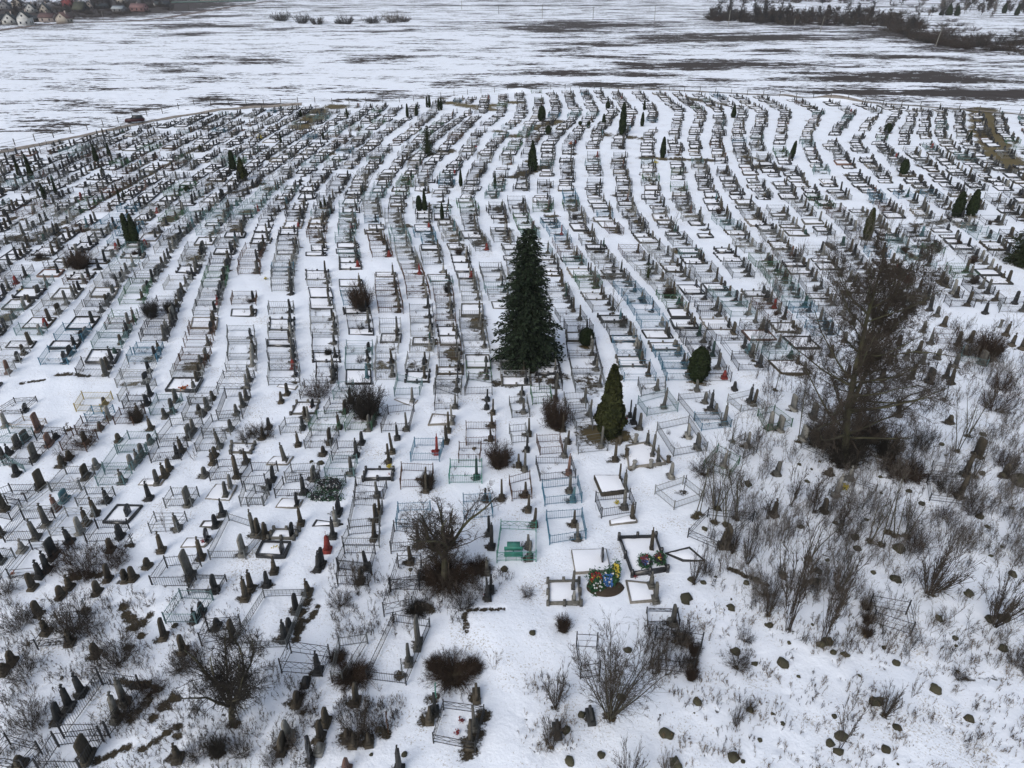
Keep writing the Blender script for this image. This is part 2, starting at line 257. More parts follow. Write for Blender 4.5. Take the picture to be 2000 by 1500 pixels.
FENCES = {     # front left, front right, back right, back left (feet), height in metres, style + colour; p pickets, x cross-braced, l plain rails, k lattice
'A': """470 1280 805 1272 1040 930 755 890 1.25 pd;300 1540 610 1545 760 1300 430 1340 1.2 pd;1125 190 1385 185 1475 22 1230 42 1.0 pd;1385 235 1600 230 1660 130 1440 125 .5 kd;1215 440 1440 442 1565 275 1335 265 .9 pa;1480 605 1700 560 1770 470 1530 490 1.0 xd;280 630 500 605 640 410 425 425 .7 ld;-60 1490 190 1520 305 1390 80 1330 .9 xd""",
'B': """190 800 485 825 545 695 260 655 1.15 xd;815 860 1100 895 1275 480 1010 440 .85 pd;1300 1315 1605 1375 1670 1110 1375 1070 .8 xd;-175 640 230 628 370 250 65 258 .75 kg;560 875 640 878 820 590 615 620 .9 pg;940 395 1150 350 1200 175 985 215 1.1 xd""",
'C': """990 460 1225 455 1210 368 985 362 .45 xd;500 845 640 825 620 620 470 612 1.3 ld;1005 785 1320 820 1385 610 1045 560 1.1 ld""",
'D': """760 440 1040 530 1010 370 740 320 1.1 ld""",
'E': """-40 235 165 225 275 130 115 140 .55 xd;90 330 285 330 345 290 180 270 .55 pw;-60 432 170 440 255 380 75 362 .9 pa;30 597 240 600 355 482 150 472 .8 pd;270 412 400 400 490 372 310 362 .8 pd;560 203 750 210 830 112 615 112 .85 py;640 282 780 272 845 216 690 222 .9 xu;875 132 1060 130 1150 15 930 42 .8 pl;910 185 1050 180 1110 140 945 132 .8 pd;1105 230 1280 225 1340 120 1160 122 .8 pa;845 300 980 300 1070 222 890 232 .8 pb;1345 272 1490 252 1560 152 1400 152 .9 pg;1385 152 1530 150 1600 72 1430 72 .9 pg;1170 432 1400 420 1490 302 1260 312 .9 pg;1490 382 1690 372 1760 272 1560 282 .85 pg;1440 497 1610 490 1660 402 1490 402 .9 pg;1110 580 1330 560 1380 462 1165 472 1.0 pd;870 502 1085 490 1155 402 950 402 .9 pa;770 642 985 635 1080 512 860 512 .9 pa;720 747 915 740 970 660 770 662 .9 pa;570 892 780 885 845 812 640 812 .8 pg;380 792 600 772 700 662 490 662 .9 pg;160 952 410 950 590 775 370 785 .8 xl;40 1162 285 1152 410 992 185 1002 1.0 pd;375 1122 590 1110 700 972 500 972 .9 xl;640 1167 870 1155 950 1062 720 1062 .9 pd;75 1420 290 1402 510 1202 240 1212 .8 ld;-80 1442 0 1422 115 1277 -60 1262 .9 pg;1215 907 1410 900 1460 822 1270 822 .85 pg;1110 1097 1310 1090 1375 1012 1150 1012 .9 lg;1540 707 1760 690 1815 602 1600 612 .9 pd;1775 747 1950 735 2040 642 1850 642 1.0 pd;1765 892 1930 890 1975 812 1800 782 .9 pg;1540 1282 1800 1280 1960 1092 1680 1002 .8 pg;1600 267 1780 252 1840 102 1660 102 1.0 pd;-60 852 200 865 280 792 90 792 .8 pd;460 492 640 500 720 402 540 382 .9 pb;565 362 740 352 800 292 610 292 .8 pb;-20 985 90 1010 165 910 60 880 .8 pd;0 600 110 610 185 640 60 560 .6 pa""",
'F': """325 105 490 95 530 22 360 22 .9 pg;570 112 680 115 720 32 610 42 .9 pa;1015 86 1200 80 1220 12 1040 -20 .9 pa;505 226 680 215 720 152 545 152 .8 pd;920 356 1125 350 1160 202 970 222 .9 pd;655 346 850 340 900 222 720 232 .9 pn;395 352 605 360 660 252 450 262 .9 pn;180 366 330 365 400 292 220 302 .8 pg;360 472 550 470 610 382 410 382 .85 pg;560 556 735 550 770 472 600 472 .9 pd;510 677 720 680 745 582 550 582 .9 pa;1135 572 1345 570 1375 462 1165 462 .9 pu;1540 447 1755 440 1755 332 1540 332 .9 pb;1415 727 1655 725 1655 612 1425 612 .9 pt;1060 767 1290 760 1300 652 1070 642 .9 pb;1485 572 1640 570 1650 482 1490 482 .8 pb;725 852 935 840 960 762 735 742 .9 pd;1525 997 1735 975 1715 862 1520 872 .9 pu;685 1062 910 1040 930 902 720 892 .9 pg;1030 1062 1230 1055 1280 932 1045 942 .9 pu;990 1237 1230 1220 1250 1112 1015 1082 1.0 pd;600 1352 840 1380 875 1242 650 1242 1.0 pd;600 1472 825 1480 850 1392 610 1362 1.0 pd;990 1520 1200 1522 1215 1342 1045 1342 1.1 xd;220 717 440 710 470 642 265 652 .9 pg;145 832 370 830 470 702 205 742 .8 pd;415 852 600 850 660 722 465 742 .8 ld;1530 82 1730 75 1730 2 1560 -30 .9 pd;1310 197 1480 190 1480 102 1320 42 .8 pd;640 1192 905 1195 910 1092 680 1112 .9 pg;-60 892 60 890 95 802 0 800 .8 pg""",
'G': """-110 1305 175 1300 175 1082 -80 1072 .95 xt;275 1182 540 1140 510 982 250 1002 .9 pu;240 892 510 865 480 742 220 772 .9 pu;205 717 465 690 435 592 175 592 .8 pd;655 982 900 945 860 842 610 862 .95 pd;1185 922 1395 850 1250 735 1045 805 .8 pl;985 242 1210 205 1130 92 920 152 .9 pa;1335 272 1530 268 1440 100 1215 122 .8 pg;1385 347 1600 320 1560 262 1330 262 .8 pu;1670 212 1840 185 1740 92 1575 132 .8 pl;1180 532 1425 490 1290 292 1060 342 .9 pg;485 512 700 490 660 412 470 442 .9 lg;470 342 590 330 570 242 440 272 .9 pg;1500 1222 1760 1010 1430 975 1285 1130 .8 xd;0 852 145 835 130 702 -20 742 .9 pb;0 252 130 245 110 142 -20 152 .9 pg;150 152 290 140 280 70 135 70 .9 pn;205 522 370 510 350 422 180 432 .9 pb;0 442 120 430 100 352 -20 362 .9 pg;400 192 540 180 530 112 380 122 .9 pg;430 272 580 255 560 202 410 212 .9 pg;945 92 1120 70 1120 2 920 12 .9 pg;1690 552 1790 500 1700 412 1590 472 .8 pg;1590 690 1660 590 1500 500 1400 620 .8 pn""",
'H': """1180 857 1490 895 1465 730 1160 722 .7 ld;440 812 690 918 790 780 560 702 .6 lg;200 185 400 292 415 182 290 80 1.0 xd;-10 352 170 310 40 210 -80 240 .8 pn;1190 665 1370 690 1480 640 1200 600 .5 lg;240 470 400 540 560 480 420 380 .6 lg""",
'J': """1230 1025 1400 1030 1380 960 1200 955 .8 pb;1400 1145 1600 1185 1620 1110 1420 1080 .8 pa;1690 790 1890 800 1870 720 1680 740 .9 pg;1090 1190 1230 1200 1210 1120 1080 1110 .7 ld;930 1190 1060 1200 1050 1130 930 1120 .7 pd;660 1240 820 1250 800 1180 650 1170 .7 lg;1000 1330 1290 1450 1320 1340 1120 1290 .8 ld;400 1180 520 1190 500 1110 380 1100 .8 pg""",
}
KERBS = {      # corners as for fences, kerb height m, colour, style: k plain kerb, q kerb with corner posts, s flat slab
'C': "262 318 505 312 490 145 262 150 .3 gq;865 298 1062 280 1035 150 830 130 .12 lk",
'E': "750 1022 935 1025 1050 895 860 890 .25 sk;1500 842 1680 855 1740 740 1580 732 .08 ls;1690 510 1840 512 1870 445 1700 440 .2 gq;1010 745 1180 745 1215 700 1050 700 .05 ls;1320 1200 1500 1195 1560 1130 1370 1130 .05 ls;1460 1052 1600 1055 1640 1005 1490 1005 .1 gk",
'F': "75 598 235 602 280 540 130 540 .1 ls;255 228 440 222 465 140 300 140 .2 gq;140 907 315 910 350 850 190 838 .1 ls;0 1272 215 1283 262 1178 50 1170 .35 sk;95 1142 280 1146 320 1080 135 1075 .2 gq;785 712 1000 706 1010 640 808 640 .3 sq;1258 308 1420 300 1462 240 1290 225 .15 lk;410 1050 590 1040 640 1030 440 1000 .1 dk;1010 110 1150 165 1190 115 1040 100 .05 ls;150 20 290 40 310 10 170 0 .05 ls",
'G': "655 822 830 800 782 690 598 690 .4 bs;715 1042 920 1015 890 962 710 1010 .15 ls;878 1412 1138 1375 1052 1130 782 1138 .45 sq;460 1398 722 1380 690 1222 432 1230 .25 ls;850 625 1130 592 1000 432 830 462 .2 lk;1250 1300 1420 1300 1300 1195 1120 1240 .12 dk",
}
# aisles between the rows of graves, traced in 2x pixels: (x, y) -> photo pixel (x/2, 150 + y/2)
ROWS_L = [   # columns of the left half: aisle lines
 [(465,800),(540,680),(620,590)],
 [(588,800),(650,690),(730,590),(790,500)],
 [(720,800),(735,900),(770,1000)],
]
AISLES = {   # k: [(y2, x2), ...]
 6: [(1200,1215),(1000,1190),(900,1180),(800,1170),(700,1172),(600,1183),(500,1225),(400,1290),(300,1375),(220,1470),(150,1560)],
 7: [(1200,1330),(1000,1345),(900,1325),(800,1312),(700,1303),(600,1299),(500,1320),(400,1365),(300,1450),(220,1550),(150,1650)],
 8: [(1200,1460),(1000,1475),(900,1464),(800,1445),(700,1425),(600,1407),(500,1412),(400,1470),(300,1545),(220,1640),(150,1730)],
 9: [(1200,1570),(1000,1587),(900,1587),(800,1563),(700,1545),(600,1505),(500,1500),(400,1550),(300,1620),(220,1705),(150,1800)],
 10: [(1200,1690),(1000,1700),(900,1697),(800,1670),(700,1637),(600,1600),(480,1598),(380,1632),(268,1700),(220,1750),(140,1850)],
 11: [(1200,1820),(1000,1800),(900,1795),(800,1780),(700,1745),(600,1700),(480,1682),(380,1704),(268,1795),(220,1830),(140,1920)],
 12: [(1200,1945),(1000,1920),(900,1900),(800,1870),(700,1840),(600,1790),(480,1760),(380,1806),(268,1886),(220,1920),(140,2000)],
 13: [(1200,2080),(1000,2060),(900,2010),(800,1985),(700,1960),(600,1905),(480,1870),(380,1915),(268,1970),(220,2016),(140,2080)],
 14: [(1200,2200),(1000,2190),(900,2130),(800,2100),(700,2060),(600,2000),(480,1970),(380,2010),(268,2045),(220,2080),(140,2140)],
 15: [(1200,2420),(1000,2340),(900,2270),(800,2220),(720,2180),(640,2140),(560,2090),(480,2070),(380,2090),(268,2100),(220,2150),(140,2215)],
 16: [(1200,2590),(1080,2530),(1000,2490),(900,2430),(800,2350),(700,2285),(560,2195),(480,2165),(380,2174),(268,2190),(220,2220),(140,2290)],
 17: [(1200,2730),(1080,2680),(1000,2640),(900,2590),(800,2500),(700,2400),(560,2300),(480,2268),(380,2262),(268,2262),(220,2290),(140,2360)],
 18: [(1200,2880),(1080,2820),(1000,2760),(900,2690),(800,2620),(700,2535),(560,2430),(480,2385),(380,2375),(268,2370),(220,2385),(140,2430)],
 19: [(1200,3050),(1000,2890),(900,2800),(800,2720),(700,2630),(560,2520),(480,2487),(380,2463),(268,2466),(220,2478),(140,2500)],
 20: [(1200,3230),(1000,3020),(900,2930),(800,2850),(700,2760),(560,2640),(480,2600),(380,2611),(268,2595),(220,2600),(140,2618)],
 21: [(1200,3400),(1000,3140),(900,3050),(800,2970),(700,2900),(560,2775),(480,2718),(380,2692),(268,2670),(220,2675),(140,2696)],
 22: [(1200,3560),(1000,3260),(900,3170),(800,3100),(700,3020),(560,2880),(480,2826),(380,2786),(268,2755),(220,2760),(140,2780)],
 23: [(1200,3720),(1000,3390),(900,3300),(800,3215),(700,3130),(560,3010),(480,2945),(380,2876),(268,2842),(220,2848),(140,2860)],
 24: [(1200,3880),(1000,3520),(900,3430),(800,3340),(700,3250),(560,3115),(480,3050),(380,2972),(268,2914),(220,2922),(140,2940)],
 25: [(1000,3660),(900,3560),(800,3460),(700,3370),(560,3230),(480,3135),(380,3050),(268,2990),(220,3000),(140,3020)],
 26: [(1000,3800),(900,3690),(800,3590),(700,3490),(560,3340),(480,3240),(400,3160),(330,3110),(268,3095),(220,3105),(140,3130)],
 27: [(900,3820),(800,3715),(700,3610),(560,3450),(480,3360),(400,3280),(268,3205),(220,3215),(140,3260)],
 28: [(900,3960),(800,3840),(700,3730),(560,3560),(480,3480),(400,3400),(268,3290),(220,3320),(140,3380)],
 29: [(800,3970),(700,3850),(560,3680),(480,3600),(400,3510),(268,3385),(220,3410),(140,3480)],
 30: [(700,3980),(560,3800),(480,3710),(400,3615),(268,3485),(220,3500),(140,3540)],
 31: [(700,4110),(560,3920),(480,3820),(400,3720),(268,3575),(220,3575),(140,3590)],
 32: [(560,4040),(480,3930),(400,3820),(268,3650),(220,3640),(140,3650)],
 33: [(560,4160),(480,4040),(400,3920),(268,3735),(220,3715),(140,3710)],
 34: [(480,4150),(400,4010),(340,3910),(268,3830),(220,3790),(140,3775)],
 35: [(480,4280),(400,4110),(340,4010),(268,3915),(220,3875),(130,3855)],
 36: [(400,4230),(340,4110),(268,4010),(220,3970),(130,3940)],
 37: [(400,4330),(340,4210),(268,4110),(220,4060),(130,4030)],
}
EDGE = [(-200,350),(0,302),(60,290),(150,268),(270,246),(380,226),(500,213),(650,208),(800,205),(900,190),(1000,181),(1130,176),(1250,178),(1400,184),(1500,190),(1640,200),(1800,212),(2000,226),(2200,238)]
def edge_y(px): return float(np.interp(px, [e[0] for e in EDGE], [e[1] for e in EDGE]))

MESHC = {}
# ------------------------------------------------------------------ headstone shapes: local frame, face towards -x, foot at 0, total height 1
def arch(w, h, z0, n=7, top=1.0, pt=0.35):
    """stele outline: width w at foot, narrower at top, rounded head"""
    wt = w * top; o = [(-w / 2, z0), (w / 2, z0), (wt / 2, h - wt * pt)]
    for i in range(1, n): a = pi * i / n; o.append((wt / 2 * cos(a), h - wt * pt + wt * pt * sin(a)))
    o.append((-wt / 2, h - wt * pt)); return o
def stone_parts(shape, H):
    """returns {part: MB} for a stone of real height H"""
    P = {}
    def new(n): P[n] = MB(); return P[n]
    if shape == 'r':
        b = new('plinth'); b.box((0, 0, -.15), (.44, .66, .30)); b.box((0, 0, .15), (.29, .54, .14), taper=.85)
        new('stele').extr(arch(.48, H, .31, top=.78, pt=.45), .19, .12)
    elif shape == 'c':
        b = new('plinth'); b.box((0, 0, -.15), (.50, .62, .30)); b.box((0, 0, .15), (.36, .46, .14), taper=.8)
        hc = H - .26; s = new('stele'); s.box((0, 0, .29), (.235, .36, hc - .42), taper=(.72, .66)); s.extr([(-.14, 0), (.14, 0), (.11, .09), (0, .15), (-.11, .09)], .18, .1, z0=hc - .13)
        c = new('cross'); c.box((0, 0, hc), (.07, .07, .28)); c.box((0, 0, hc + .12), (.065, .24, .07))
    elif shape == 'w':
        new('plinth').box((0, 0, -.15), (.42, .95, .33)); new('stele').extr(arch(.74, H, .18, top=.95, pt=.12), .17, .12)
    elif shape == 's':
        b = new('plinth'); b.box((0, 0, -.15), (.32, .72, .30))
        new('stele').extr([(-.30, .15), (.30, .15), (.31, H * .8), (.2, H * .93), (.02, H), (-.16, H * .9), (-.31, H * .78)], .11, .09)
    elif shape == 'x':
        s = new('post'); s.bars([(0, 0, -.2)], [(0, 0, H)], .03); c = new('crossbar'); c.bars([(0, -.32, H * .72), (0, -.17, H * .88)], [(0, .32, H * .72), (0, .17, H * .88)], .026); c.bars([(0, -.17, H * .42)], [(0, .17, H * .5)], .022)
    elif shape == 'm':
        new('plinth').box((0, 0, -.15), (.55, .6, .32)); s = new('stele'); s.box((0, 0, .17), (.40, .42, H * .62), taper=.5); s.box((0, 0, .17 + H * .62), (.2, .2, .1), taper=.1)
        new('cross').bars([(0, 0, H * .68), (0, -.09, H * .93)], [(0, 0, H), (0, .09, H * .93)], .013)
    elif shape == 'k':
        s = new('shaft'); s.bars([(0, 0, -.1)], [(0, 0, H * .82)], .17, .14, k=8); new('cap').bars([(0, 0, H * .8), (0, 0, H * .93)], [(0, 0, H * .93), (0, 0, H)], [.19, .19], [.19, .03], k=8)
    return P
HQ = [.5, .7, .85, 1.0, 1.15, 1.3, 1.45, 1.6, 1.8, 2.0, 2.3]
PART_MESH = {}
def stone_arr(shape, H):
    hq = min(HQ, key=lambda a: abs(a - H)); k = (shape, hq)
    if k not in PART_MESH: PART_MESH[k] = {n: b.arrays() for n, b in stone_parts(shape, hq).items()}
    return PART_MESH[k], H / hq
def part_mesh(key, arr_list, m):
    if key not in MESHC:
        b = MB()
        for a in arr_list: b.merge(a)
        MESHC[key] = b.mesh(key[0], m)
    return MESHC[key]
SHAPE_W = {'r': 'round-topped', 'c': 'cross-topped', 'w': 'broad', 's': 'slab', 'x': 'thin iron', 'm': 'pyramid', 'k': 'bollard'}

STN = []        # every grave marker: dict(X, Y, H, shape, col, rz, tilt, size, px, py)
def add_stone(X, Y, H, shape, col, rz, tilt=(0, 0), hand=False):
    px, py = proj(X, Y); t = proj(X, Y, H)[1]
    STN.append(dict(X=X, Y=Y, H=H, s=shape, c=col, rz=rz, tilt=tilt, px=px, py=py, size=py - t, hand=hand))
    far = Y > 150
    u_ = (math.sin(X * 12.9 + Y * 78.2) * 43758.5) % 1.0
    melt(X - .15 - (.25 if Y > 95 else 0), Y, (.62 if Y < 80 else .95) * (.7 + .7 * u_), .55 if Y < 95 else .8, .85 if Y < 70 else 1.0)
for t, txt in STONES.items():
    for rec in txt.split(';'):
        x, y, h, tc = rec.split(); px, py = tpx(t, float(x), float(y))
        H = height_for(px, py - 2, float(h) / 3.75)
        X, Y, _ = at(px, py - 2)
        add_stone(X, Y, max(.35, H * .94), tc[0], tc[1], random.uniform(-.14, .14) + (.25 if t in 'HJ' else 0), (radians(random.gauss(0, 1.8)), radians(random.gauss(0, 1.8))), True)

# ------------------------------------------------------------------ the long rows, filled plot by plot
ROWK = {}
for k, pts in AISLES.items():
    W = np.array([at(x / 2, 150 + y / 2)[:2] for y, x in pts]); o = np.argsort(W[:, 1]); ROWK[k] = W[o]
def ax(k, Y):
    """x of aisle k at distance Y"""
    if k >= 6:
        W = ROWK[k]
        return float(np.interp(Y, W[:, 1], W[:, 0]))
    s = float(np.interp(Y, [56, 68, 80, 100, 130, 165], [2.6, 1.6, .6, 0, -.3, -.3]))
    return ax(6, 100) + (k - 6) * 3.85 + (ax(6, Y) - ax(6, 100)) * max(0, 1 - (6 - k) / 14) + s * min(1, (6 - k) / 14)
HOLES = [(100, 765, 105, 42), (1030, 705, 26, 14), (1680, 860, 150, 60), (655, 672, 62, 15), (640, 212, 22, 8), (760, 530, 16, 10), (955, 508, 30, 18), (900, 212, 30, 10), (1180, 300, 40, 10), (1310, 312, 60, 8)]
def in_hole(px, py):
    return any(((px - a) / c) ** 2 + ((py - b) / d) ** 2 < 1 for a, b, c, d in HOLES)
FNC = []; KRB = []; SHR = []
HAND = [(d['X'], d['Y']) for d in STN] + [(1e3, 0)]
for t, txt in FENCES.items():
    for rec in txt.split(';'):
        q_ = [float(v) for v in rec.split()[:8]]; HAND.append(tuple(sum(at(*tpx(t, q_[2 * i], q_[2 * i + 1]))[:2] for i in range(4)) / 4))
def plot_corners(xa, xb, xa2, xb2, y0, y1): return np.array([[xa, y0], [xb, y0], [xb2, y1], [xa2, y1]])
R = random.Random(5)
for k in range(-22, 37):
    pxm = proj((ax(k, 58) + ax(k + 1, 58)) / 2, 58)[0]; Y = float(at(pxm, 792 if pxm < 1480 else (735 if pxm < 1750 else 715))[1]) + R.uniform(.05, .5); run = 0; style = 'f'; fcol = 'g'
    while Y < 240:
        if k < 37 and k >= 6 and (Y < ROWK[k][0, 1] - 2 or Y < ROWK[k + 1][0, 1] - 2) and k > 24: Y += 2; continue
        if k > 6 and Y > max(ROWK[k][-1, 1], ROWK[k + 1][-1, 1]) + 14 and k > 30: break
        a, b = ax(k, Y), ax(k + 1, Y)
        xc, gap = (a + b) / 2 + .2 * sin(Y * .11 + k * 2.1) + .1 * sin(Y * .37 + k), b - a
        px, py = proj(xc, Y)
        if py < edge_y(px) + 3: break
        if (py > 728 or (px > 1500 and py > 590)) and any(abs(hx - xc) < 2.3 and -1.2 < hy - Y < 3.2 for hx, hy in HAND): Y += .35; continue
        big = Y > 150
        L = R.choice([1.25, 1.5, 1.9, 2.2, 2.6, 3.0]) if not big else R.choice([1.6, 2.0, 2.5, 3.1])
        step = L + R.choice([0.05, .1, .2, .5, .5, 1.2])
        if px < -90 or px > 2090: Y += step; continue
        lim = 793 if px < 1480 else (735 if px < 1750 else 715)
        if py > lim or in_hole(px, py): Y += step; continue
        if px > 1780 and py > 630 and R.random() < .55: Y += step; continue
        if R.random() < (.03 if Y < 110 else .05): Y += step + R.uniform(0, 2); continue
        w = min(2.8, gap - .6); w = max(1.8, w) * (R.uniform(.92, 1.04) if Y < 90 else R.uniform(.72, 1.08))
        Y1 = Y + L
        a2, b2 = ax(k, Y1), ax(k + 1, Y1); xc2 = (a2 + b2) / 2 + .2 * sin(Y1 * .11 + k * 2.1) + .1 * sin(Y1 * .37 + k)
        jit = R.uniform(-.12, .12) if Y < 90 else R.uniform(-.4, .4)
        C = plot_corners(xc - w / 2 + jit, xc + w / 2 + jit, xc2 - w / 2 + jit, xc2 + w / 2 + jit, Y, Y1)
        run -= 1
        if run <= 0: run = R.randint(1, 4); fcol = R.choices('dglaunb', [26, 26, 20, 12, 5, 4, 7] if Y < 110 else [46, 24, 8, 9, 4, 4, 5])[0]
        pk = .26 if Y < 110 else (.42 if Y < 150 else .58)
        if k > 17 and Y > 120: pk += .12
        u = R.random()
        if u < pk:
            kc = R.choices('sdglbp', [34, 26, 20, 7, 10, 3] if Y < 110 else [44, 30, 12, 6, 6, 2])[0]
            KRB.append(dict(C=C, h=R.uniform(.12, .3), c=kc, st=R.choice('kkq'), size=0))
            if Y > 100 and R.random() < .5: melt(xc + R.uniform(-.3, .8), (Y + Y1) / 2, w * R.uniform(.35, .6), L * R.uniform(.4, .7), R.uniform(.8, 1.1))
        elif u < .95:
            FNC.append(dict(C=C, h=R.uniform(.75, 1.05), st=R.choices('pxlk', [70, 14, 8, 8])[0], c=fcol))
        nst = 1 if L < 1.7 else (2 if R.random() < .55 else 1)
        if L > 2.8 and R.random() < .3: nst = 3
        for i in range(nst):
            f = (i + .5 + R.uniform(-.12, .12)) / nst
            sx = xc + (xc2 - xc) * f + w / 2 - .42 + jit; sy = Y + L * f
            old = Y < 115
            sh = R.choices('rcwsxm', [40, 30, 9, 8, 3, 3] if old else [22, 10, 14, 44, 4, 1])[0]
            c = R.choices('gdblprte', [34, 28, 24, 9, 1.2, .4, .8, 1.2] if Y < 110 else [24, 46, 20, 6, 1, .3, .6, 1])[0]
            if sh == 's': c = R.choices('sdb', [5, 3, 1])[0]
            if sh == 'm': c = R.choice('reg')
            if sh == 'x': c = R.choice('dgl')
            H = R.uniform(1.05, 1.75) if sh in 'rc' else R.uniform(.85, 1.35)
            if big: H *= .9
            add_stone(sx, sy, H, sh, c, R.uniform(-.1, .1), (radians(R.gauss(0, 1.3)), radians(R.gauss(0, 1.3))))
        if R.random() < (.13 if Y < 150 else .16): SHR.append((xc + R.uniform(-.3, .7), Y + L * R.random(), R.uniform(.35, .8), R.random()))
        if R.random() < (.12 if Y < 90 else .30): melt(xc + R.uniform(-1, 1), Y + L / 2, w * R.uniform(.3, .7), L * R.uniform(.4, 1.1), R.uniform(.7, 1.1), R.random() * .9)
        Y += step

for t, txt in FENCES.items():
    for rec in txt.split(';'):
        q = rec.split(); p = [float(v) for v in q[:8]]
        C = np.array([at(*tpx(t, p[2 * i], p[2 * i + 1]))[:2] for i in range(4)])
        FNC.append(dict(C=C, h=float(q[8]), st=q[9][0], c=q[9][1], hand=True))
for t, txt in KERBS.items():
    for rec in txt.split(';'):
        q = rec.split(); p = [float(v) for v in q[:8]]
        C = np.array([at(*tpx(t, p[2 * i], p[2 * i + 1]))[:2] for i in range(4)])
        KRB.append(dict(C=C, h=float(q[8]), c=q[9][0], st=q[9][1], hand=True))
for lst in (FNC, KRB):
    for d in lst:
        q = np.array([proj(*c) for c in d['C']]); d['px'], d['py'] = q.mean(0); d['q'] = q
        d['size'] = (q[:, 0].max() - q[:, 0].min()) + (q[:, 1].max() - q[:, 1].min())
        d['vis'] = -30 < d['px'] < 2030 and d['py'] < 1530
        if lst is FNC:
            c = d['C']
            for i in (0, 1, 2, 3):
                A, B = c[i], c[(i + 1) % 4]
                if R.random() < .45:
                    for f in np.linspace(.1, .9, 4): melt(*(A + (B - A) * f), .28, None, R.uniform(.25, .6))

# ------------------------------------------------------------------ fences
def fence_panel(b, A, B, h, st, fine=True, m=0):
    """one side from A to B (xy)"""
    A, B = np.array(A, float), np.array(B, float); L = np.linalg.norm(B - A); D = (B - A) / max(L, 1e-6)
    def P(s, z): q = A + D * s; return (q[0], q[1], z)
    zl, zh = .15, h * .86
    th = .019 if fine else .022
    b.bars([P(0, zl), P(0, zh)], [P(L, zl), P(L, zh)], th, k=4, m=m)
    if st == 'p':
        n = max(2, int(L / (.13 if fine else .21))); s = (np.arange(n) + .5) * L / n; tall = np.where(np.arange(n) % 2 == 0, h * .98, h * .86)
        q = A + D * s[:, None]
        b.bars(np.c_[q, np.full(n, .08)], np.c_[q, tall], .0105 if fine else .012, k=3, m=m)
    elif st == 'k':
        n = max(2, int(L / .22)); s = np.arange(n + 1) * L / n; q = A + D * s[:, None]
        b.bars(np.c_[q, np.full(n + 1, zl)], np.c_[q, np.full(n + 1, zh)], .0115, k=3, m=m)
        for z in (.35, .6, .8): b.bars([P(0, zl + (zh - zl) * z)], [P(L, zl + (zh - zl) * z)], .0115, k=3, m=m)
    elif st == 'x':
        n = max(1, int(L / .55)); s = np.arange(n + 1) * L / n; q = A + D * s[:, None]; z0 = zl + (zh - zl) * .42
        b.bars([P(0, z0)], [P(L, z0)], .013, k=3, m=m)
        lo = np.c_[q, np.full(n + 1, z0)]; hi = np.c_[q, np.full(n + 1, zh)]
        b.bars(np.concatenate([lo[:-1], hi[:-1]]), np.concatenate([hi[1:], lo[1:]]), .012, k=3, m=m)
        b.bars(lo * [1, 1, 0] + [0, 0, .1], lo, .0115, k=3, m=m)
    elif st == 'l':
        b.bars([P(0, (zl + zh) / 2)], [P(L, (zl + zh) / 2)], .013, k=3, m=m)
def fence_posts(C, h):
    out = []
    for c in C: b = MB(); b.bars([(c[0], c[1], -.15)], [(c[0], c[1], h + .04)], .042, k=4); out.append(b)
    return out
ST_W = {'p': 'picket', 'x': 'cross-braced', 'l': 'plain railed', 'k': 'lattice'}
FNC.sort(key=lambda d: -d['size'] if d['vis'] else 0)
KEYS_F = list(IRON); stuff_f = MB(); IDX = {}
for i, d in enumerate(FNC):
    c0 = d['C'].mean(0); C = d['C'] - c0; z = float(gz(*c0))
    if i < 300 and d['vis']:
        size_w = 'large' if d['size'] > (150 if d['py'] > 900 else 95) else ('small' if d['size'] < 62 else '')
        desc = f"{size_w} {FNAME[d['c']]} {ST_W[d['st']]} fence".strip()
        if d['size'] > 62:
            o = empty('grave_fence', (c0[0], c0[1], z))
            for s in range(4):
                b = MB(); fence_panel(b, C[s], C[(s + 1) % 4], d['h'], d['st']); obj('fence_panel', b.mesh('fence_panel', IRON[d['c']]), o)
            for b in fence_posts(C, d['h']): obj('post', b.mesh('post', IRON[d['c']]), o)
        else:
            b = MB()
            for s in range(4): fence_panel(b, C[s], C[(s + 1) % 4], d['h'], d['st'])
            for p in fence_posts(C, d['h']): b.merge(p.arrays())
            o = obj('grave_fence', b.mesh('grave_fence', IRON[d['c']]), None, (c0[0], c0[1], z))
        later(o, desc, 'grave fence', 'iron fences around the grave plots', d['px'], d['py'])
    else:
        off = np.array([c0[0], c0[1], z]); b = MB()
        for s in range(4): fence_panel(b, C[s], C[(s + 1) % 4], d['h'], 'p' if d['st'] == 'k' else d['st'], fine=False)
        for p in fence_posts(C, d['h']): b.merge(p.arrays())
        stuff_f.merge(b.arrays(), off=off, mi=KEYS_F.index(d['c']))
tag(obj('grave_fences', stuff_f.mesh('grave_fences', [IRON[k] for k in KEYS_F])), 'low iron fences of the distant graves standing in long rows', 'grave fence', 'iron fences around the grave plots', 'stuff')

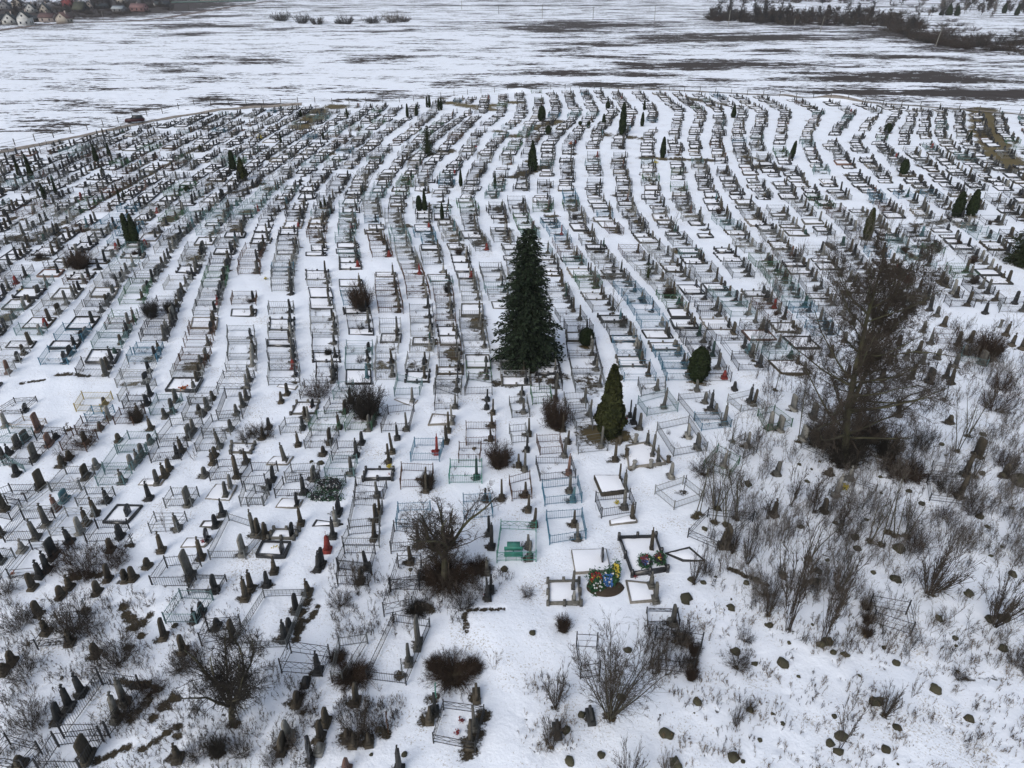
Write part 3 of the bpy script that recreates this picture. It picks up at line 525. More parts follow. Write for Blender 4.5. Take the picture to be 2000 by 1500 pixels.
# ------------------------------------------------------------------ kerbs round graves
def kerb_geo(C, h, st, b, m=0, ms=1):
    C = np.array(C); cen = C.mean(0); t = .16
    inner = cen + (C - cen) * (1 - t / np.maximum(np.linalg.norm(C - cen, axis=1), .3))[:, None]
    if st == 's': hb = max(h, .08)
    else: hb = h
    V = [(x, y, z) for z in (-.15, hb) for x, y in C] + [(x, y, z) for z in (hb, -.1) for x, y in inner]
    Q = []
    for i in range(4):
        j = (i + 1) % 4; Q += [[i, j, j + 4, i + 4], [i + 4, j + 4, j + 8, i + 8], [i + 8, j + 8, j + 12, i + 12]]
    b.add(V, Q, m=m)
    # the snow lying inside
    n = 6; g = []; s = np.linspace(0, 1, n)
    for u in s:
        for v in s:
            p = (1 - u) * (1 - v) * inner[0] + u * (1 - v) * inner[1] + u * v * inner[2] + (1 - u) * v * inner[3]
            e = min(u, 1 - u, v, 1 - v) * 2; zz = hb * (.55 if st != 's' else 1.05) + .10 * math.sqrt(max(e, 0)) + .015 * sin(7 * p[0] + 5 * p[1])
            if st == 's': p = cen + (p - cen) * 1.06
            g.append((p[0], p[1], zz))
    Qs = [[i * n + j, (i + 1) * n + j, (i + 1) * n + j + 1, i * n + j + 1] for i in range(n - 1) for j in range(n - 1)]
    b.add(g, Qs, m=ms)
def kerb_posts(C, h):
    b = MB()
    for i in range(4):
        for f in (0, .5): p = C[i] + (C[(i + 1) % 4] - C[i]) * f; b.box((p[0], p[1], -.1), (.2, .2, h + .28), taper=.85)
    return b
KRB.sort(key=lambda d: -d['size'] if d['vis'] else 0)
KEYS_K = list(KERB); stuff_k = MB()
KN = {'g': 'grey', 'l': 'pale', 'd': 'dark grey', 's': 'black', 'b': 'mossy brown', 'p': 'pinkish'}
for i, d in enumerate(KRB):
    c0 = d['C'].mean(0); C = d['C'] - c0; z = float(gz(*c0)) - .02
    if i < 300 and d['vis']:
        o = empty('grave_surround', (c0[0], c0[1], z)); b = MB(); kerb_geo(C, d['h'], d['st'], b)
        arr = b.arrays(); kb, sb = MB(), MB(); V, Q, QM, T, TM = arr
        kb.add(V[:16], Q[QM == 0]); sb.add(V[16:], Q[QM == 1] - 16)
        obj('kerb', kb.mesh('kerb', KERB[d['c']]), o); obj('snow_fill', sb.mesh('snow_fill', M_SNOWCAP, True), o)
        if d['st'] == 'q':
            kk = ('kpost', round(d['h'], 1), d['c'])
            if kk not in MESHC: pb = MB(); pb.box((0, 0, -.1), (.2, .2, kk[1] + .28), taper=.85); MESHC[kk] = pb.mesh('post', KERB[d['c']])
            for ci in range(4):
                for f in (0, .5): p = C[ci] + (C[(ci + 1) % 4] - C[ci]) * f; obj('post', MESHC[kk], o, (p[0], p[1], 0))
        later(o, f"{KN[d['c']]} grave kerb{' with little posts' if d['st'] == 'q' else ''}", 'grave kerb', 'stone kerbs round the graves', d['px'], d['py'])
    else:
        b = MB(); kerb_geo(C, d['h'], d['st'], b, m=KEYS_K.index(d['c']), ms=len(KEYS_K)); stuff_k.merge(b.arrays(), off=(c0[0], c0[1], z))
        if d['st'] == 'q': stuff_k.merge(kerb_posts(C, d['h']).arrays(), off=(c0[0], c0[1], z), mi=KEYS_K.index(d['c']))
tag(obj('grave_surrounds', stuff_k.mesh('grave_surrounds', [KERB[k] for k in KEYS_K] + [M_SNOWCAP])), 'dark and pale stone kerbs of the distant graves with snow inside', 'grave kerb', 'stone kerbs round the graves', 'stuff')

# ------------------------------------------------------------------ headstones
STN.sort(key=lambda d: -(d['size'] + (3 if d['hand'] else 0)) if (-10 < d['px'] < 2010 and d['py'] < 1540) else 0)
KEYS_S = list(STONE); stuff_s = MB()
def rot(rz, tx, ty):
    a = np.array([[cos(rz), -sin(rz), 0], [sin(rz), cos(rz), 0], [0, 0, 1]]); b = np.array([[1, 0, 0], [0, cos(tx), -sin(tx)], [0, sin(tx), cos(tx)]]); c = np.array([[cos(ty), 0, sin(ty)], [0, 1, 0], [-sin(ty), 0, cos(ty)]])
    return a @ b @ c
for i, d in enumerate(STN):
    parts, f = stone_arr(d['s'], d['H']); z = float(gz(d['X'], d['Y'])) - .03
    cm = STONE[d['c']] if d['c'] in STONE else IRON['n']
    if d['s'] == 'x': cm = IRON[{'d': 'd', 'g': 'g', 'l': 'l', 'b': 'b', 'n': 't', 'r': 'b'}.get(d['c'], 'g')]
    if i < 300:
        iscross = d['s'] == 'x'; name = 'grave_cross' if iscross else ('stone_bollard' if d['s'] == 'k' else 'headstone')
        key = min(HQ, key=lambda a: abs(a - d['H']))
        if d['size'] > 19:
            o = empty(name, (d['X'], d['Y'], z), d['rz'], (1, 1, f))
            for pn, arr in parts.items(): obj(pn, part_mesh((pn, d['s'], key, cm.name), [arr], cm), o)
        else:
            o = obj(name, part_mesh((name, d['s'], key, cm.name), list(parts.values()), cm), None, (d['X'], d['Y'], z)); o.scale = (1, 1, f)
        o.rotation_euler = (d['tilt'][0], d['tilt'][1], d['rz'])
        hw = 'tall' if d['H'] > 1.62 else ('low' if d['H'] < 1.0 else '')
        cw = SNAME.get(d['c'], 'green')
        if iscross: desc = f"{'thin ' + ({'d': 'dark', 'g': 'grey', 'l': 'silver', 'b': 'brown', 'n': 'green', 'r': 'reddish'}[d['c']])} iron cross"
        elif d['s'] == 'k': desc = f"short {cw} stone bollard"
        elif d['s'] == 'm': desc = f"{hw} {cw} metal pyramid marker"
        elif d['s'] == 's': desc = f"{hw} {cw if cw != 'black' else 'polished black'} slab headstone"
        else: desc = f"{hw} {cw} {SHAPE_W[d['s']]} headstone"
        later(o, desc.strip(), 'grave cross' if iscross else ('bollard' if d['s'] == 'k' else 'headstone'), 'iron grave crosses' if iscross else ('stone bollards of the grave border' if d['s'] == 'k' else 'headstones in the rows'), d['px'], d['py'])
    else:
        b = MB()
        for arr in parts.values(): b.merge(arr)
        stuff_s.merge(b.arrays(), rot(d['rz'], *d['tilt']) @ np.diag([1, 1, f]), (d['X'], d['Y'], z), KEYS_S.index(d['c'] if d['c'] in STONE else 'e'))
tag(obj('headstones', stuff_s.mesh('headstones', [STONE[k] for k in KEYS_S])), 'small grey and dark headstones of the distant grave rows', 'headstone', 'headstones in the rows', 'stuff')
print('stones', len(STN), 'fences', len(FNC), 'kerbs', len(KRB), 'smallest individual stone', STN[299]['size'])

# ------------------------------------------------------------------ bare trees and shrubs
def grow(out, p, d, L, r, lev, P, rnd):
    """one limb: out gets rows (x0..z0, x1..z1, ra, rb, level)"""
    n = P['n'][lev]; seg = L / n; q = np.array(p, float); d = np.array(d, float); ra = r
    rt = r * P.get('tip', .35)
    for i in range(n):
        d = d + rnd.normal(size=3) * P['wob'][lev]; d[2] += P['up'][lev]; d /= np.linalg.norm(d)
        e = q + d * seg; rb = r + (rt - r) * (i + 1) / n
        out.append((*q, *e, ra, rb, lev)); 
        if lev + 1 < P['lv'] and (i + 1) / n >= P['start'][lev]:
            for _ in range(rnd.poisson(P['kids'][lev])):
                t = rnd.random(); s = q + (e - q) * t
                a = rnd.random() * 2 * pi; u = np.cross(d, [cos(a), sin(a), .13]); u /= np.linalg.norm(u)
                ang = P['ang'][lev] * rnd.uniform(.7, 1.25); nd = d * cos(ang) + u * sin(ang)
                grow(out, s, nd, L * P['len'][lev] * rnd.uniform(.6, 1.15) * (1 - .45 * (i / n)), max(rb * P['rad'][lev], P['rmin']), lev + 1, P, rnd)
        q, ra = e, rb
def seg_mb(segs, k=3, lo=0, hi=9):
    a = np.array(segs); a = a[(a[:, 8] >= lo) & (a[:, 8] <= hi)]; b = MB()
    if len(a): b.bars(a[:, :3], a[:, 3:6], a[:, 6], a[:, 7], k=k)
    return b
TREE_P = dict(
 big=dict(lv=5, n=[12, 8, 6, 4, 3], wob=[.05, .12, .17, .2, .25], up=[.02, .05, .02, .0, 0], start=[.12, .15, .12, .1], kids=[2.7, 2.2, 1.9, 1.6], ang=[.85, .8, .8, .8], len=[.42, .48, .45, .5], rad=[.42, .5, .55, .6], rmin=.009, tip=.3),
 fan=dict(lv=4, n=[7, 5, 3, 2], wob=[.05, .12, .2, .2], up=[.02, .05, .02, 0], start=[.15, .15, .1], kids=[1.7, 1.5, 1.0], ang=[.5, .5, .5], len=[.42, .45, .5], rad=[.45, .6, .7], rmin=.008, tip=.25),
 thin=dict(lv=4, n=[12, 8, 6, 4], wob=[.06, .14, .18, .2], up=[.02, .05, .02, .0], start=[.15, .15, .12], kids=[2.1, 2.0, 1.7], ang=[.8, .8, .8], len=[.36, .48, .45], rad=[.42, .5, .55], rmin=.01, tip=.3),
 round=dict(lv=5, n=[3, 6, 5, 4, 3], wob=[.08, .22, .25, .28, .3], up=[0, .06, .03, 0, -.03], start=[.5, .25, .2, .1], kids=[2.2, 1.9, 1.9, 1.5], ang=[.75, .8, .8, .8], len=[1.5, .55, .5, .5], rad=[.62, .5, .55, .6], rmin=.009, tip=.45),
 sapling=dict(lv=3, n=[8, 4, 3], wob=[.05, .12, .2], up=[.03, .08, .05], start=[.3, .2], kids=[1.6, 1.3], ang=[.6, .6], len=[.33, .45], rad=[.4, .6], rmin=.008, tip=.25),
 stem=dict(lv=3, n=[6, 4, 2], wob=[.07, .13, .2], up=[.03, .03, .02], start=[.25, .2], kids=[1.5, 1.1], ang=[.45, .5], len=[.42, .45], rad=[.5, .6], rmin=.006, tip=.3),
 twiggy=dict(lv=3, n=[4, 3, 2], wob=[.16, .22, .3], up=[.03, .02, 0], start=[.2, .1], kids=[1.6, 1.2], ang=[.6, .7], len=[.5, .5], rad=[.55, .7], rmin=.006, tip=.4))
def multi(P, nst, H, spread, r, rnd, base=.25, jit=.25):
    out = []
    for i in range(nst):
        a = rnd.random() * 2 * pi; s = math.sqrt(rnd.random()) * spread
        d = np.array([cos(a) * s, sin(a) * s, 1.0]); d /= np.linalg.norm(d)
        grow(out, (cos(a) * base * rnd.random(), sin(a) * base * rnd.random(), -.05), d, H * rnd.uniform(1 - jit * 1.6, 1 + jit * .4), r * rnd.uniform(.6, 1.1), 0, P, rnd)
    return out
SHRUB_MESH = {}
def shrub_variant(kind, v):
    key = (kind, v)
    if key in SHRUB_MESH: return SHRUB_MESH[key]
    rnd = np.random.default_rng(hash(key[1]) % 999 + {'vase': 1, 'thick': 2, 'clump': 3, 'tall': 4, 'dense': 5, 'sparse': 6}[kind] * 31)
    if kind == 'vase': s = multi(TREE_P['stem'], 26, 1.0, 1.0, .013, rnd, .06)
    elif kind == 'thick': s = multi(TREE_P['twiggy'], 48, 1.0, 1.6, .008, rnd, .5)
    elif kind == 'clump': s = multi(dict(TREE_P['twiggy'], up=[-.03, -.05, -.05]), 240, 1.0, 3.6, .013, rnd, .7)
    elif kind == 'tall': s = multi(TREE_P['stem'], 11, 1.0, .33, .008, rnd, .05)
    elif kind == 'sparse': s = multi(TREE_P['stem'], 5, 1.0, .55, .008, rnd, .04)
    else: s = multi(TREE_P['twiggy'], 190, 1.0, 1.1, .010, rnd, .35)
    SHRUB_MESH[key] = seg_mb(s); return SHRUB_MESH[key]
SH_MAT = {'g': M_TWIG, 'r': M_TWIG_R, 'd': M_TWIG_D, 'l': M_TWIG_G}
SH_N = {'g': 'grey-brown', 'r': 'rusty brown', 'd': 'dark brown', 'l': 'pale grey'}
KW = {'vase': 'fan-shaped bare shrub', 'thick': 'twiggy bare shrub', 'clump': 'low matted brush clump', 'tall': 'tall thin-stemmed bare shrub', 'dense': 'dense bare bush', 'sparse': 'sparse few-stemmed bare shrub'}
def shrub(px, py, wpx, hpx, kind, col, v=None, note=None, xy=None, H=None, W=None):
    if xy is None: X, Y, _ = at(px, py); H = max(.25, height_for(px, py, hpx)); W = wpx / ppm(py); H = min(H, W * {'clump': .36, 'dense': .85, 'thick': .7}.get(kind, 9))
    else: X, Y = xy; px, py = proj(X, Y)
    v = random.randrange(4) if v is None else v
    mb = shrub_variant(kind, v); key = ('shrub', kind, v, col)
    if key not in MESHC: MESHC[key] = mb.mesh('shrub', SH_MAT[col])
    o = obj('shrub', MESHC[key], None, (X, Y, float(gz(X, Y)))); o.rotation_euler = (0, 0, random.random() * 6.28)
    ref = {'vase': 1.7, 'thick': 2.2, 'clump': 2.6, 'tall': .95, 'dense': 1.8, 'sparse': 1.0}[kind]
    s = W / ref; o.scale = (s, s, H / ({'clump': .75, 'thick': .85, 'dense': .9}.get(kind, 1.0)))
    sz = 'big ' if W > 3 else ('small ' if W < 1.2 else '')
    later(o, sz + SH_N[col] + ' ' + KW[kind], 'shrub', 'bare shrubs among the graves', px, py, fixed=note)
    if kind in ('clump', 'dense'): melt(X, Y, W * .42, W * .36, 1.0, .15)
    elif kind != 'sparse': melt(X, Y, W * .16 + .12, None, .75, .1)
    return o
SHRUBS = """718 812 76 62 dense d|150 1235 110 60 thick g|232 1292 100 62 thick g|300 1350 70 40 thick r|50 1318 85 62 thick g|35 1225 75 52 thick g|165 1105 90 40 thick r|222 1105 62 36 thick r|60 1420 80 60 thick g|428 1472 46 56 dense d|590 1392 42 55 thick g|585 1360 25 25 clump r|690 1322 84 92 clump r|660 1285 40 40 clump r|885 1318 100 84 clump r|850 1300 46 44 clump r|925 1305 46 40 clump r|905 1195 60 30 thick d|870 1130 120 44 clump r|815 1195 52 50 clump d|935 1110 56 25 clump r|700 1432 112 70 thick g|700 1160 40 62 tall g|665 1180 60 50 thick g|1085 1380 74 78 vase g|1100 1230 36 32 dense r|1077 1462 62 62 vase g|1225 1535 78 72 vase g|1300 1510 52 46 vase l|1355 1140 46 60 vase g|1380 1118 40 50 thick g|1440 1300 62 60 thick g|1030 1165 34 36 thick r|1540 1232 95 190 tall g|1500 1200 60 70 vase g|1605 1258 75 180 tall g|1650 1284 44 66 sparse g|1692 1240 26 50 dense r|1694 1215 26 50 dense r|1690 1190 24 40 dense r|1815 1158 135 120 vase g|1942 1222 115 115 vase g|1728 1398 72 62 vase g|1873 1325 38 32 thick g|1780 1362 42 46 sparse l|1640 1462 80 115 sparse g|1437 1418 42 42 vase g|1462 1385 32 32 thick g|1990 1300 62 62 thick g|1650 905 95 70 dense d|1765 925 84 52 clump r|1730 890 62 72 dense d|1798 875 62 70 thick d|1602 868 62 52 dense d|1690 860 62 62 dense r|1962 912 62 70 thick r|1942 800 84 62 thick r|1790 1075 62 46 thick r|1840 1010 44 42 thick r|1900 1000 60 60 thick g|1925 700 64 62 dense r|1882 690 72 62 thick g|1955 760 60 46 thick r|975 908 54 62 dense r|1088 832 62 66 dense r|1075 800 40 45 thick r|835 952 36 70 dense g|268 822 34 34 dense g|132 898 44 36 thick r|170 870 60 30 thick r|515 852 52 48 thick g|495 845 30 30 thick g|622 775 66 54 thick r|705 603 52 52 dense r|333 610 28 54 dense d|296 617 36 26 dense d|158 522 58 28 dense r|1562 508 26 42 vase g|480 855 40 26 thick g|1375 925 60 46 thick g|1850 960 60 50 thick g|1460 1100 60 70 vase g|1430 1080 50 60 vase g|380 1290 60 40 thick r|350 1310 60 42 thick g|470 1475 60 40 thick g|380 1478 66 42 thick g|250 1400 60 30 thick g|1350 1325 30 30 dense r|1352 1300 26 28 dense r|1356 1275 30 28 dense r|1335 1250 40 22 clump r|1275 1315 30 60 tall g|1300 1318 30 70 tall g|1285 1310 30 60 vase g|530 1490 50 30 thick g|740 1350 30 20 sparse l|965 1310 36 50 sparse l|380 900 30 30 sparse l|325 1040 20 45 sparse l|1455 1250 40 40 thick g|1500 1010 60 60 tall g|1545 985 50 80 tall g|1590 1000 60 90 tall g|1640 1040 60 80 tall g|1500 1160 60 60 thick g|10 1160 60 50 thick g"""
for rec in SHRUBS.split('|'):
    x, y, w, h, kd, c = rec.split(); shrub(float(x), float(y), float(w), float(h), kd, c)
SHS = sorted(SHR, key=lambda t: t[1])
for (X, Y, s, u) in SHS[:85]:
    shrub(0, 0, 0, 0, 'dense' if u < .4 else 'thick', 'rdgr'[int(u * 40) % 4], xy=(X, Y), H=s * 1.25, W=s * 1.5)

bsh = MB()
for (X, Y, s, u) in SHS[85:]:
    a_ = multi(TREE_P['twiggy'], 14, s * 1.3, 1.5, .03, np.random.default_rng(int(X * 7 + Y * 13) % 9999), .3); a_ = np.array(a_); a_[:, :3] += [X, Y, 0]; a_[:, 3:6] += [X, Y, 0]
    bsh.bars(a_[:, :3], a_[:, 3:6], a_[:, 6], a_[:, 7], k=3, m=int(u * 40) % 3)
tag(obj('shrubs', bsh.mesh('shrubs', [M_TWIG_D, M_TWIG_R, M_TWIG])), 'small brown bushes scattered over the distant graves', 'shrub', 'bare shrubs among the graves', 'stuff')
tb = MB(); rt = np.random.default_rng(77)
for d in (FNC + KRB):
    if d['py'] > 1000 or rt.random() > .62: continue
    C = d['C']; n_ = rt.integers(2, 7)
    for _ in range(n_):
        u, v = rt.random(), rt.random(); p = (1 - u) * (1 - v) * C[0] + u * (1 - v) * C[1] + u * v * C[2] + (1 - u) * v * C[3]; far_ = p[1] > 110
        k_ = 6 if not far_ else 4; A_ = np.c_[p + rt.normal(size=(k_, 2)) * .08, np.full(k_, gz(*p))]; B_ = A_ + np.c_[rt.normal(size=(k_, 2)) * .13, rt.uniform(.12, .5, k_)]
        tb.bars(A_, B_, .012 if not far_ else .03, .006 if not far_ else .02, k=3, m=int(rt.integers(0, 4)))
tag(obj('dead_plants', tb.mesh('dead_plants', [M_STRAW, M_TWIG, M_TWIG_R, M_TWIG_D])), 'dead flowers and dry grass tufts standing inside the grave plots', 'dead plants', None, 'stuff')
def crowned(H, Rr, nl, rnd, th=.3, P=None, droop=0.0):
    """short trunk that splits into several crooked limbs carrying a round twiggy crown"""
    P = P or dict(lv=4, n=[7, 5, 4, 3], wob=[.16, .22, .26, .3], up=[.05, .02 - droop, -.01 - droop, -.02], start=[.12, .12, .1], kids=[2.3, 2.2, 1.7], ang=[.75, .8, .85], len=[.5, .5, .5], rad=[.5, .5, .6], rmin=.009, tip=.3)
    out = []; p = np.array([0, 0, -.1]); d = np.array([.05, 0, 1.]); r = H * .026
    for i in range(3):
        e = p + d * (th * H + .1) / 3; out.append((*p, *e, r * (1.25 - .1 * i), r * (1.15 - .1 * i), 0)); p = e; d = d + rnd.normal(size=3) * .1; d /= np.linalg.norm(d)
    for i in range(nl):
        a = 2 * pi * i / nl + rnd.normal() * .3; s = rnd.uniform(.35, 1.15) * Rr / (H * (1 - th)); dd = np.array([cos(a) * s, sin(a) * s, 1.0]); dd /= np.linalg.norm(dd)
        grow(out, p - d * rnd.random() * th * H * .4, dd, H * (1 - th) * rnd.uniform(.85, 1.15) * math.sqrt(1 + s * s) * .9, r * rnd.uniform(.5, .75), 0, P, rnd)
    return out
def bare_tree(px, py, hpx, P, nst, spread, r, mb, mt, label, k=5, seed=1, base=.1, lean=0.0, cat='tree', group=None, size=None):
    X, Y, _ = at(px, py); H = size or height_for(px, py, hpx); rnd = np.random.default_rng(seed)
    s = big_tree(H, rnd) if P == 'giant' else crowned(H, spread, nst, rnd) if P == 'crown' else (multi(TREE_P[P], nst, H, spread, r, rnd, base, .15) if nst > 1 else None)
    if s is None:
        s = []; d = np.array([lean, 0, 1.0]); d /= np.linalg.norm(d); grow(s, (0, 0, -.1), d, H, r, 0, TREE_P[P], rnd)
    s = np.array(s); top = s[:, 5].max(); f = H / top; s[:, :8] *= f; s[:, 6:8] /= f ** .5
    o = empty('bare_tree', (X, Y, float(gz(X, Y))))
    cut = 1 if P == 'giant' else 0
    obj('trunk', seg_mb(s, k, 0, cut).mesh('trunk', mb, True), o); obj('branches', seg_mb(s, 3, cut + 1, 9).mesh('branches', mt), o)
    tag(o, None, cat, group); later(o, label, cat, group, px, py, fixed=label if group is None else None); melt(X, Y, .5, None, 1.0, .2); return o
def big_tree(H, rnd):
    """leaning trunk with a second leader; long rising limbs densely twigged all the way up"""
    P = dict(lv=4, n=[7, 6, 4, 3], wob=[.10, .16, .22, .26], up=[.05, .02, .0, 0], start=[.1, .1, .1], kids=[2.2, 1.95, 1.65], ang=[.8, .8, .8], len=[.42, .45, .5], rad=[.5, .55, .6], rmin=.009, tip=.3)
    out = []
    def leader(p, d, L, r, n, lo, Lm):
        pts = [np.array(p, float)]; d = np.array(d, float)
        for i in range(n):
            d = d + rnd.normal(size=3) * .035; d /= np.linalg.norm(d); pts.append(pts[-1] + d * L / n)
        for i in range(n):
            r0, r1 = r * (1 - i / n) ** .8 + .015, r * (1 - (i + 1) / n) ** .8 + .015; out.append((*pts[i], *pts[i + 1], r0, r1, 0)); f = (i + .5) / n
            if f < lo: continue
            for _ in range(3):
                s = pts[i] + (pts[i + 1] - pts[i]) * rnd.random(); a = rnd.random() * 2 * pi; el = .15 + .75 * f; dd = np.array([cos(a), sin(a), el * 1.1]); dd /= np.linalg.norm(dd)
                g = Lm * (1.05 - .62 * abs(f - .38) * 1.6) * (1 if f < .9 else .5) * rnd.uniform(.6, 1.15); grow(out, s, dd, max(g, .8), max(r0 * .38, .02), 1, dict(P, lv=5, n=[0] + P['n'], wob=[0] + P['wob'], up=[0] + P['up'], start=[0] + P['start'], kids=[0] + P['kids'], ang=[0] + P['ang'], len=[0] + P['len'], rad=[0] + P['rad']), rnd)
    leader((0, 0, -.2), (-.20, 0, 1), H, .30, 16, .13, 7.6); leader((-.045 * H, 0, .24 * H), (.16, .1, 1), H * .62, .17, 10, .15, 5.2)
    return out
bt = bare_tree(1650, 908, 490, 'giant', 1, 0, .30, M_BARK_G, M_TWIG, 'tall bare many-limbed tree towering over the graves on the right', seed=4, k=7)
bare_tree(868, 1128, 178, 'crown', 7, 2.6, .17, M_BARK_G, M_TWIG, 'crooked bare tree with a round twiggy crown beside the turquoise fence', seed=12, k=6)
bare_tree(1192, 1398, 190, 'fan', 26, .46, .048, M_BARK, M_TWIG, 'many-stemmed bare tree fanning up from the snow at the front', seed=5, base=.28, k=4)
bare_tree(455, 1412, 150, 'crown', 9, 3.0, .16, M_BARK, M_TWIG_D, 'bushy bare tree with a dark tangled crown at the lower left', seed=21, k=6)
for i, (x, y, h, n, sp) in enumerate([(1160, 562, 50, 5, .6), (1196, 612, 62, 4, .6), (1312, 447, 38, 5, .6), (1472, 704, 130, 3, .12), (1358, 1010, 135, 1, 0), (1367, 1003, 105, 1, 0), (1395, 1020, 190, 3, .1), (1420, 1025, 150, 6, .25), (1440, 1010, 130, 5, .25), (1400, 990, 120, 4, .3), (1735, 1038, 128, 1, 0), (1750, 1046, 105, 2, .1), (1721, 1062, 150, 1, 0), (1700, 1056, 95, 3, .2), (1560, 860, 150, 2, .1), (1585, 700, 110, 2, .1), (1430, 860, 60, 2, .3), (1515, 760, 80, 1, 0), (1770, 1045, 90, 3, .2), (1870, 880, 110, 4, .2), (1890, 850, 120, 4, .25), (1530, 1120, 90, 3, .2), (1580, 1090, 90, 3, .2), (1640, 1150, 90, 4, .2), (1905, 930, 90, 3, .2), (1850, 420, 46, 4, .5), (1690, 480, 90, 5, .35), (1735, 470, 80, 4, .4), (714, 372, 40, 9, .7)]):
    bare_tree(x, y, h, 'sapling', n, sp, .045 if h > 60 else .05, M_BARK_G if y < 620 else M_BARK, M_TWIG_G if y < 620 else M_TWIG, ('tall ' if h > 100 else '') + ('slender bare sapling' if n < 3 else 'multi-stemmed bare sapling'), k=4, seed=40 + i, base=.2, group='bare saplings among the graves')

# ------------------------------------------------------------------ evergreens
def leafcards(P, N, size, rnd, asp=2.2, upb=.6):
    """one small leaf face per point P, lying roughly along N"""
    n = len(P); t = rnd.normal(size=(n, 3)); t[:, 2] += upb; t -= N * (t * N).sum(1, keepdims=True) * .6; t /= np.linalg.norm(t, axis=1, keepdims=True)
    s = np.cross(t, N + rnd.normal(size=(n, 3)) * .5); s /= np.maximum(np.linalg.norm(s, axis=1, keepdims=True), 1e-6)
    L = size * rnd.uniform(.6, 1.3, (n, 1)); W = L / asp
    V = np.stack([P - t * L * .5, P + s * W * .5, P + t * L * .5, P - s * W * .5], 1).reshape(-1, 3)
    return V, np.arange(n * 4).reshape(-1, 4)
def prof(kind, t):
    if kind == 'column': return np.minimum(1, (1 - t) ** .42 * 1.05) * np.minimum(1, .62 + t * 1.6)
    if kind == 'egg': return np.sqrt(np.clip(1 - ((t - .42) / .6) ** 2, 0, 1)) * np.minimum(1, .75 + t)
    if kind == 'cone': return np.clip(1 - t, 0, 1) ** .75 * np.minimum(1, .55 + t * 2.2)
    if kind == 'spike': return np.clip(1 - t, 0, 1) ** .7 * np.minimum(1, .5 + t * 3)
    return np.sqrt(np.clip(1 - (2 * t - 1) ** 2, 0, 1))
def thuja_mb(kind, asp, seed, nl, rough=.12):
    rough = {'cone': .26, 'egg': .11, 'ball': .13, 'column': .13, 'spike': .1}[kind]
    """unit height, radius asp"""
    rnd = np.random.default_rng(seed); V, T = ICO4; b = MB()
    t = (V[:, 2] + 1) / 2; t = t ** .9; a = np.arctan2(V[:, 1], V[:, 0]); r = asp * prof(kind, t) * .9
    C = np.c_[np.cos(a) * 1.2, np.sin(a) * 1.2, t * 4]
    r = r * (1 + rough * snoise(C * 3, 1.6, seed) + rough * .6 * snoise(C * 8, 1.6, seed + 1)); tz = np.clip(t + .02 * snoise(C * 7, 1.5, seed), 0, 1.05)
    b.add(np.c_[np.cos(a) * r, np.sin(a) * r, .01 + tz * .95], None, T)
    tt = rnd.random(nl) ** .9 * .99; aa = rnd.random(nl) * 2 * pi; C = np.c_[np.cos(aa) * 1.2, np.sin(aa) * 1.2, tt * 4]
    rr = asp * prof(kind, tt) * (1 + rough * snoise(C * 3, 1.6, seed) + rough * .6 * snoise(C * 8, 1.6, seed + 1)) * rnd.uniform(.86, 1.08, nl)
    N = np.c_[np.cos(aa), np.sin(aa), np.full(nl, .25)]; N /= np.linalg.norm(N, axis=1, keepdims=True)
    V2, Q2 = leafcards(np.c_[np.cos(aa) * rr, np.sin(aa) * rr, .02 + tt * .96], N, .075 if kind == 'cone' else .055, rnd, 1.7, 1.0); b.add(V2, Q2); return b
def thuja(px, py, w, h, kind, m, label=None, nl=2500, split=1, lean=0.0, group='columnar thujas among the far graves'):
    X, Y, _ = at(px, py); H = height_for(px, py, h); asp = round((w / 2 * (.86 if py < 520 else 1) / ppm(py)) / H / .03) * .03; asp = max(.06, asp)
    v = random.randrange(3); key = ('thuja_tree', kind, asp, v, m.name, nl, split)
    if key not in MESHC:
        b = MB()
        for i in range(split):
            b.merge(thuja_mb(kind, asp / (1 if split == 1 else 1.6), v * 7 + i + 3, nl // split).arrays(), np.diag([1, 1, 1 - .04 * i]), ((i - (split - 1) / 2) * asp * .9, 0, 0))
        MESHC[key] = b.mesh('foliage', m)
    o = empty('thuja_tree', (X, Y, float(gz(X, Y)) - .05), 0, H); o.rotation_euler = (0, lean, random.random() * 6 if split == 1 else 0)
    obj('foliage', MESHC[key], o)
    if 'thtrunk' not in MESHC: b = MB(); b.bars([(0, 0, -.02)], [(0, 0, .2)], .035, k=6); MESHC['thtrunk'] = b.mesh('trunk', M_BARK)
    obj('trunk', MESHC['thtrunk'], o)
    kw = {'column': 'columnar thuja', 'egg': 'egg-shaped thuja', 'cone': 'conical thuja', 'spike': 'narrow pointed thuja', 'ball': 'round clipped evergreen bush'}[kind]
    tw = 'tall ' if H > 5 else ('small ' if H < 2.2 else '')
    later(o, tw + ('bronze-green ' if m is M_THUJA_B else 'dark green ') + kw, 'thuja tree', group if label is None else None, px, py, fixed=label)
    rad = w / 2 / ppm(py); melt(X, Y - .2, max(.6, rad * 1.5), max(.6, rad * 1.3), 1.0, .7)
    return o
thuja(1190, 848, 60, 138, 'cone', M_THUJA_B, 'bronze-green conical thuja standing right of and in front of the tall spruce', nl=9000)
thuja(1362, 742, 40, 64, 'egg', M_THUJA, 'dark egg-shaped clipped thuja standing alone on snow right of the spruce', nl=7000)
thuja(1145, 673, 30, 33, 'ball', M_THUJA, 'small round clipped evergreen just right of the spruce among fences', nl=4000)
thuja(261, 478, 30, 63, 'column', M_THUJA, 'twin-topped dark columnar thuja alone among the rows on the left', split=2)
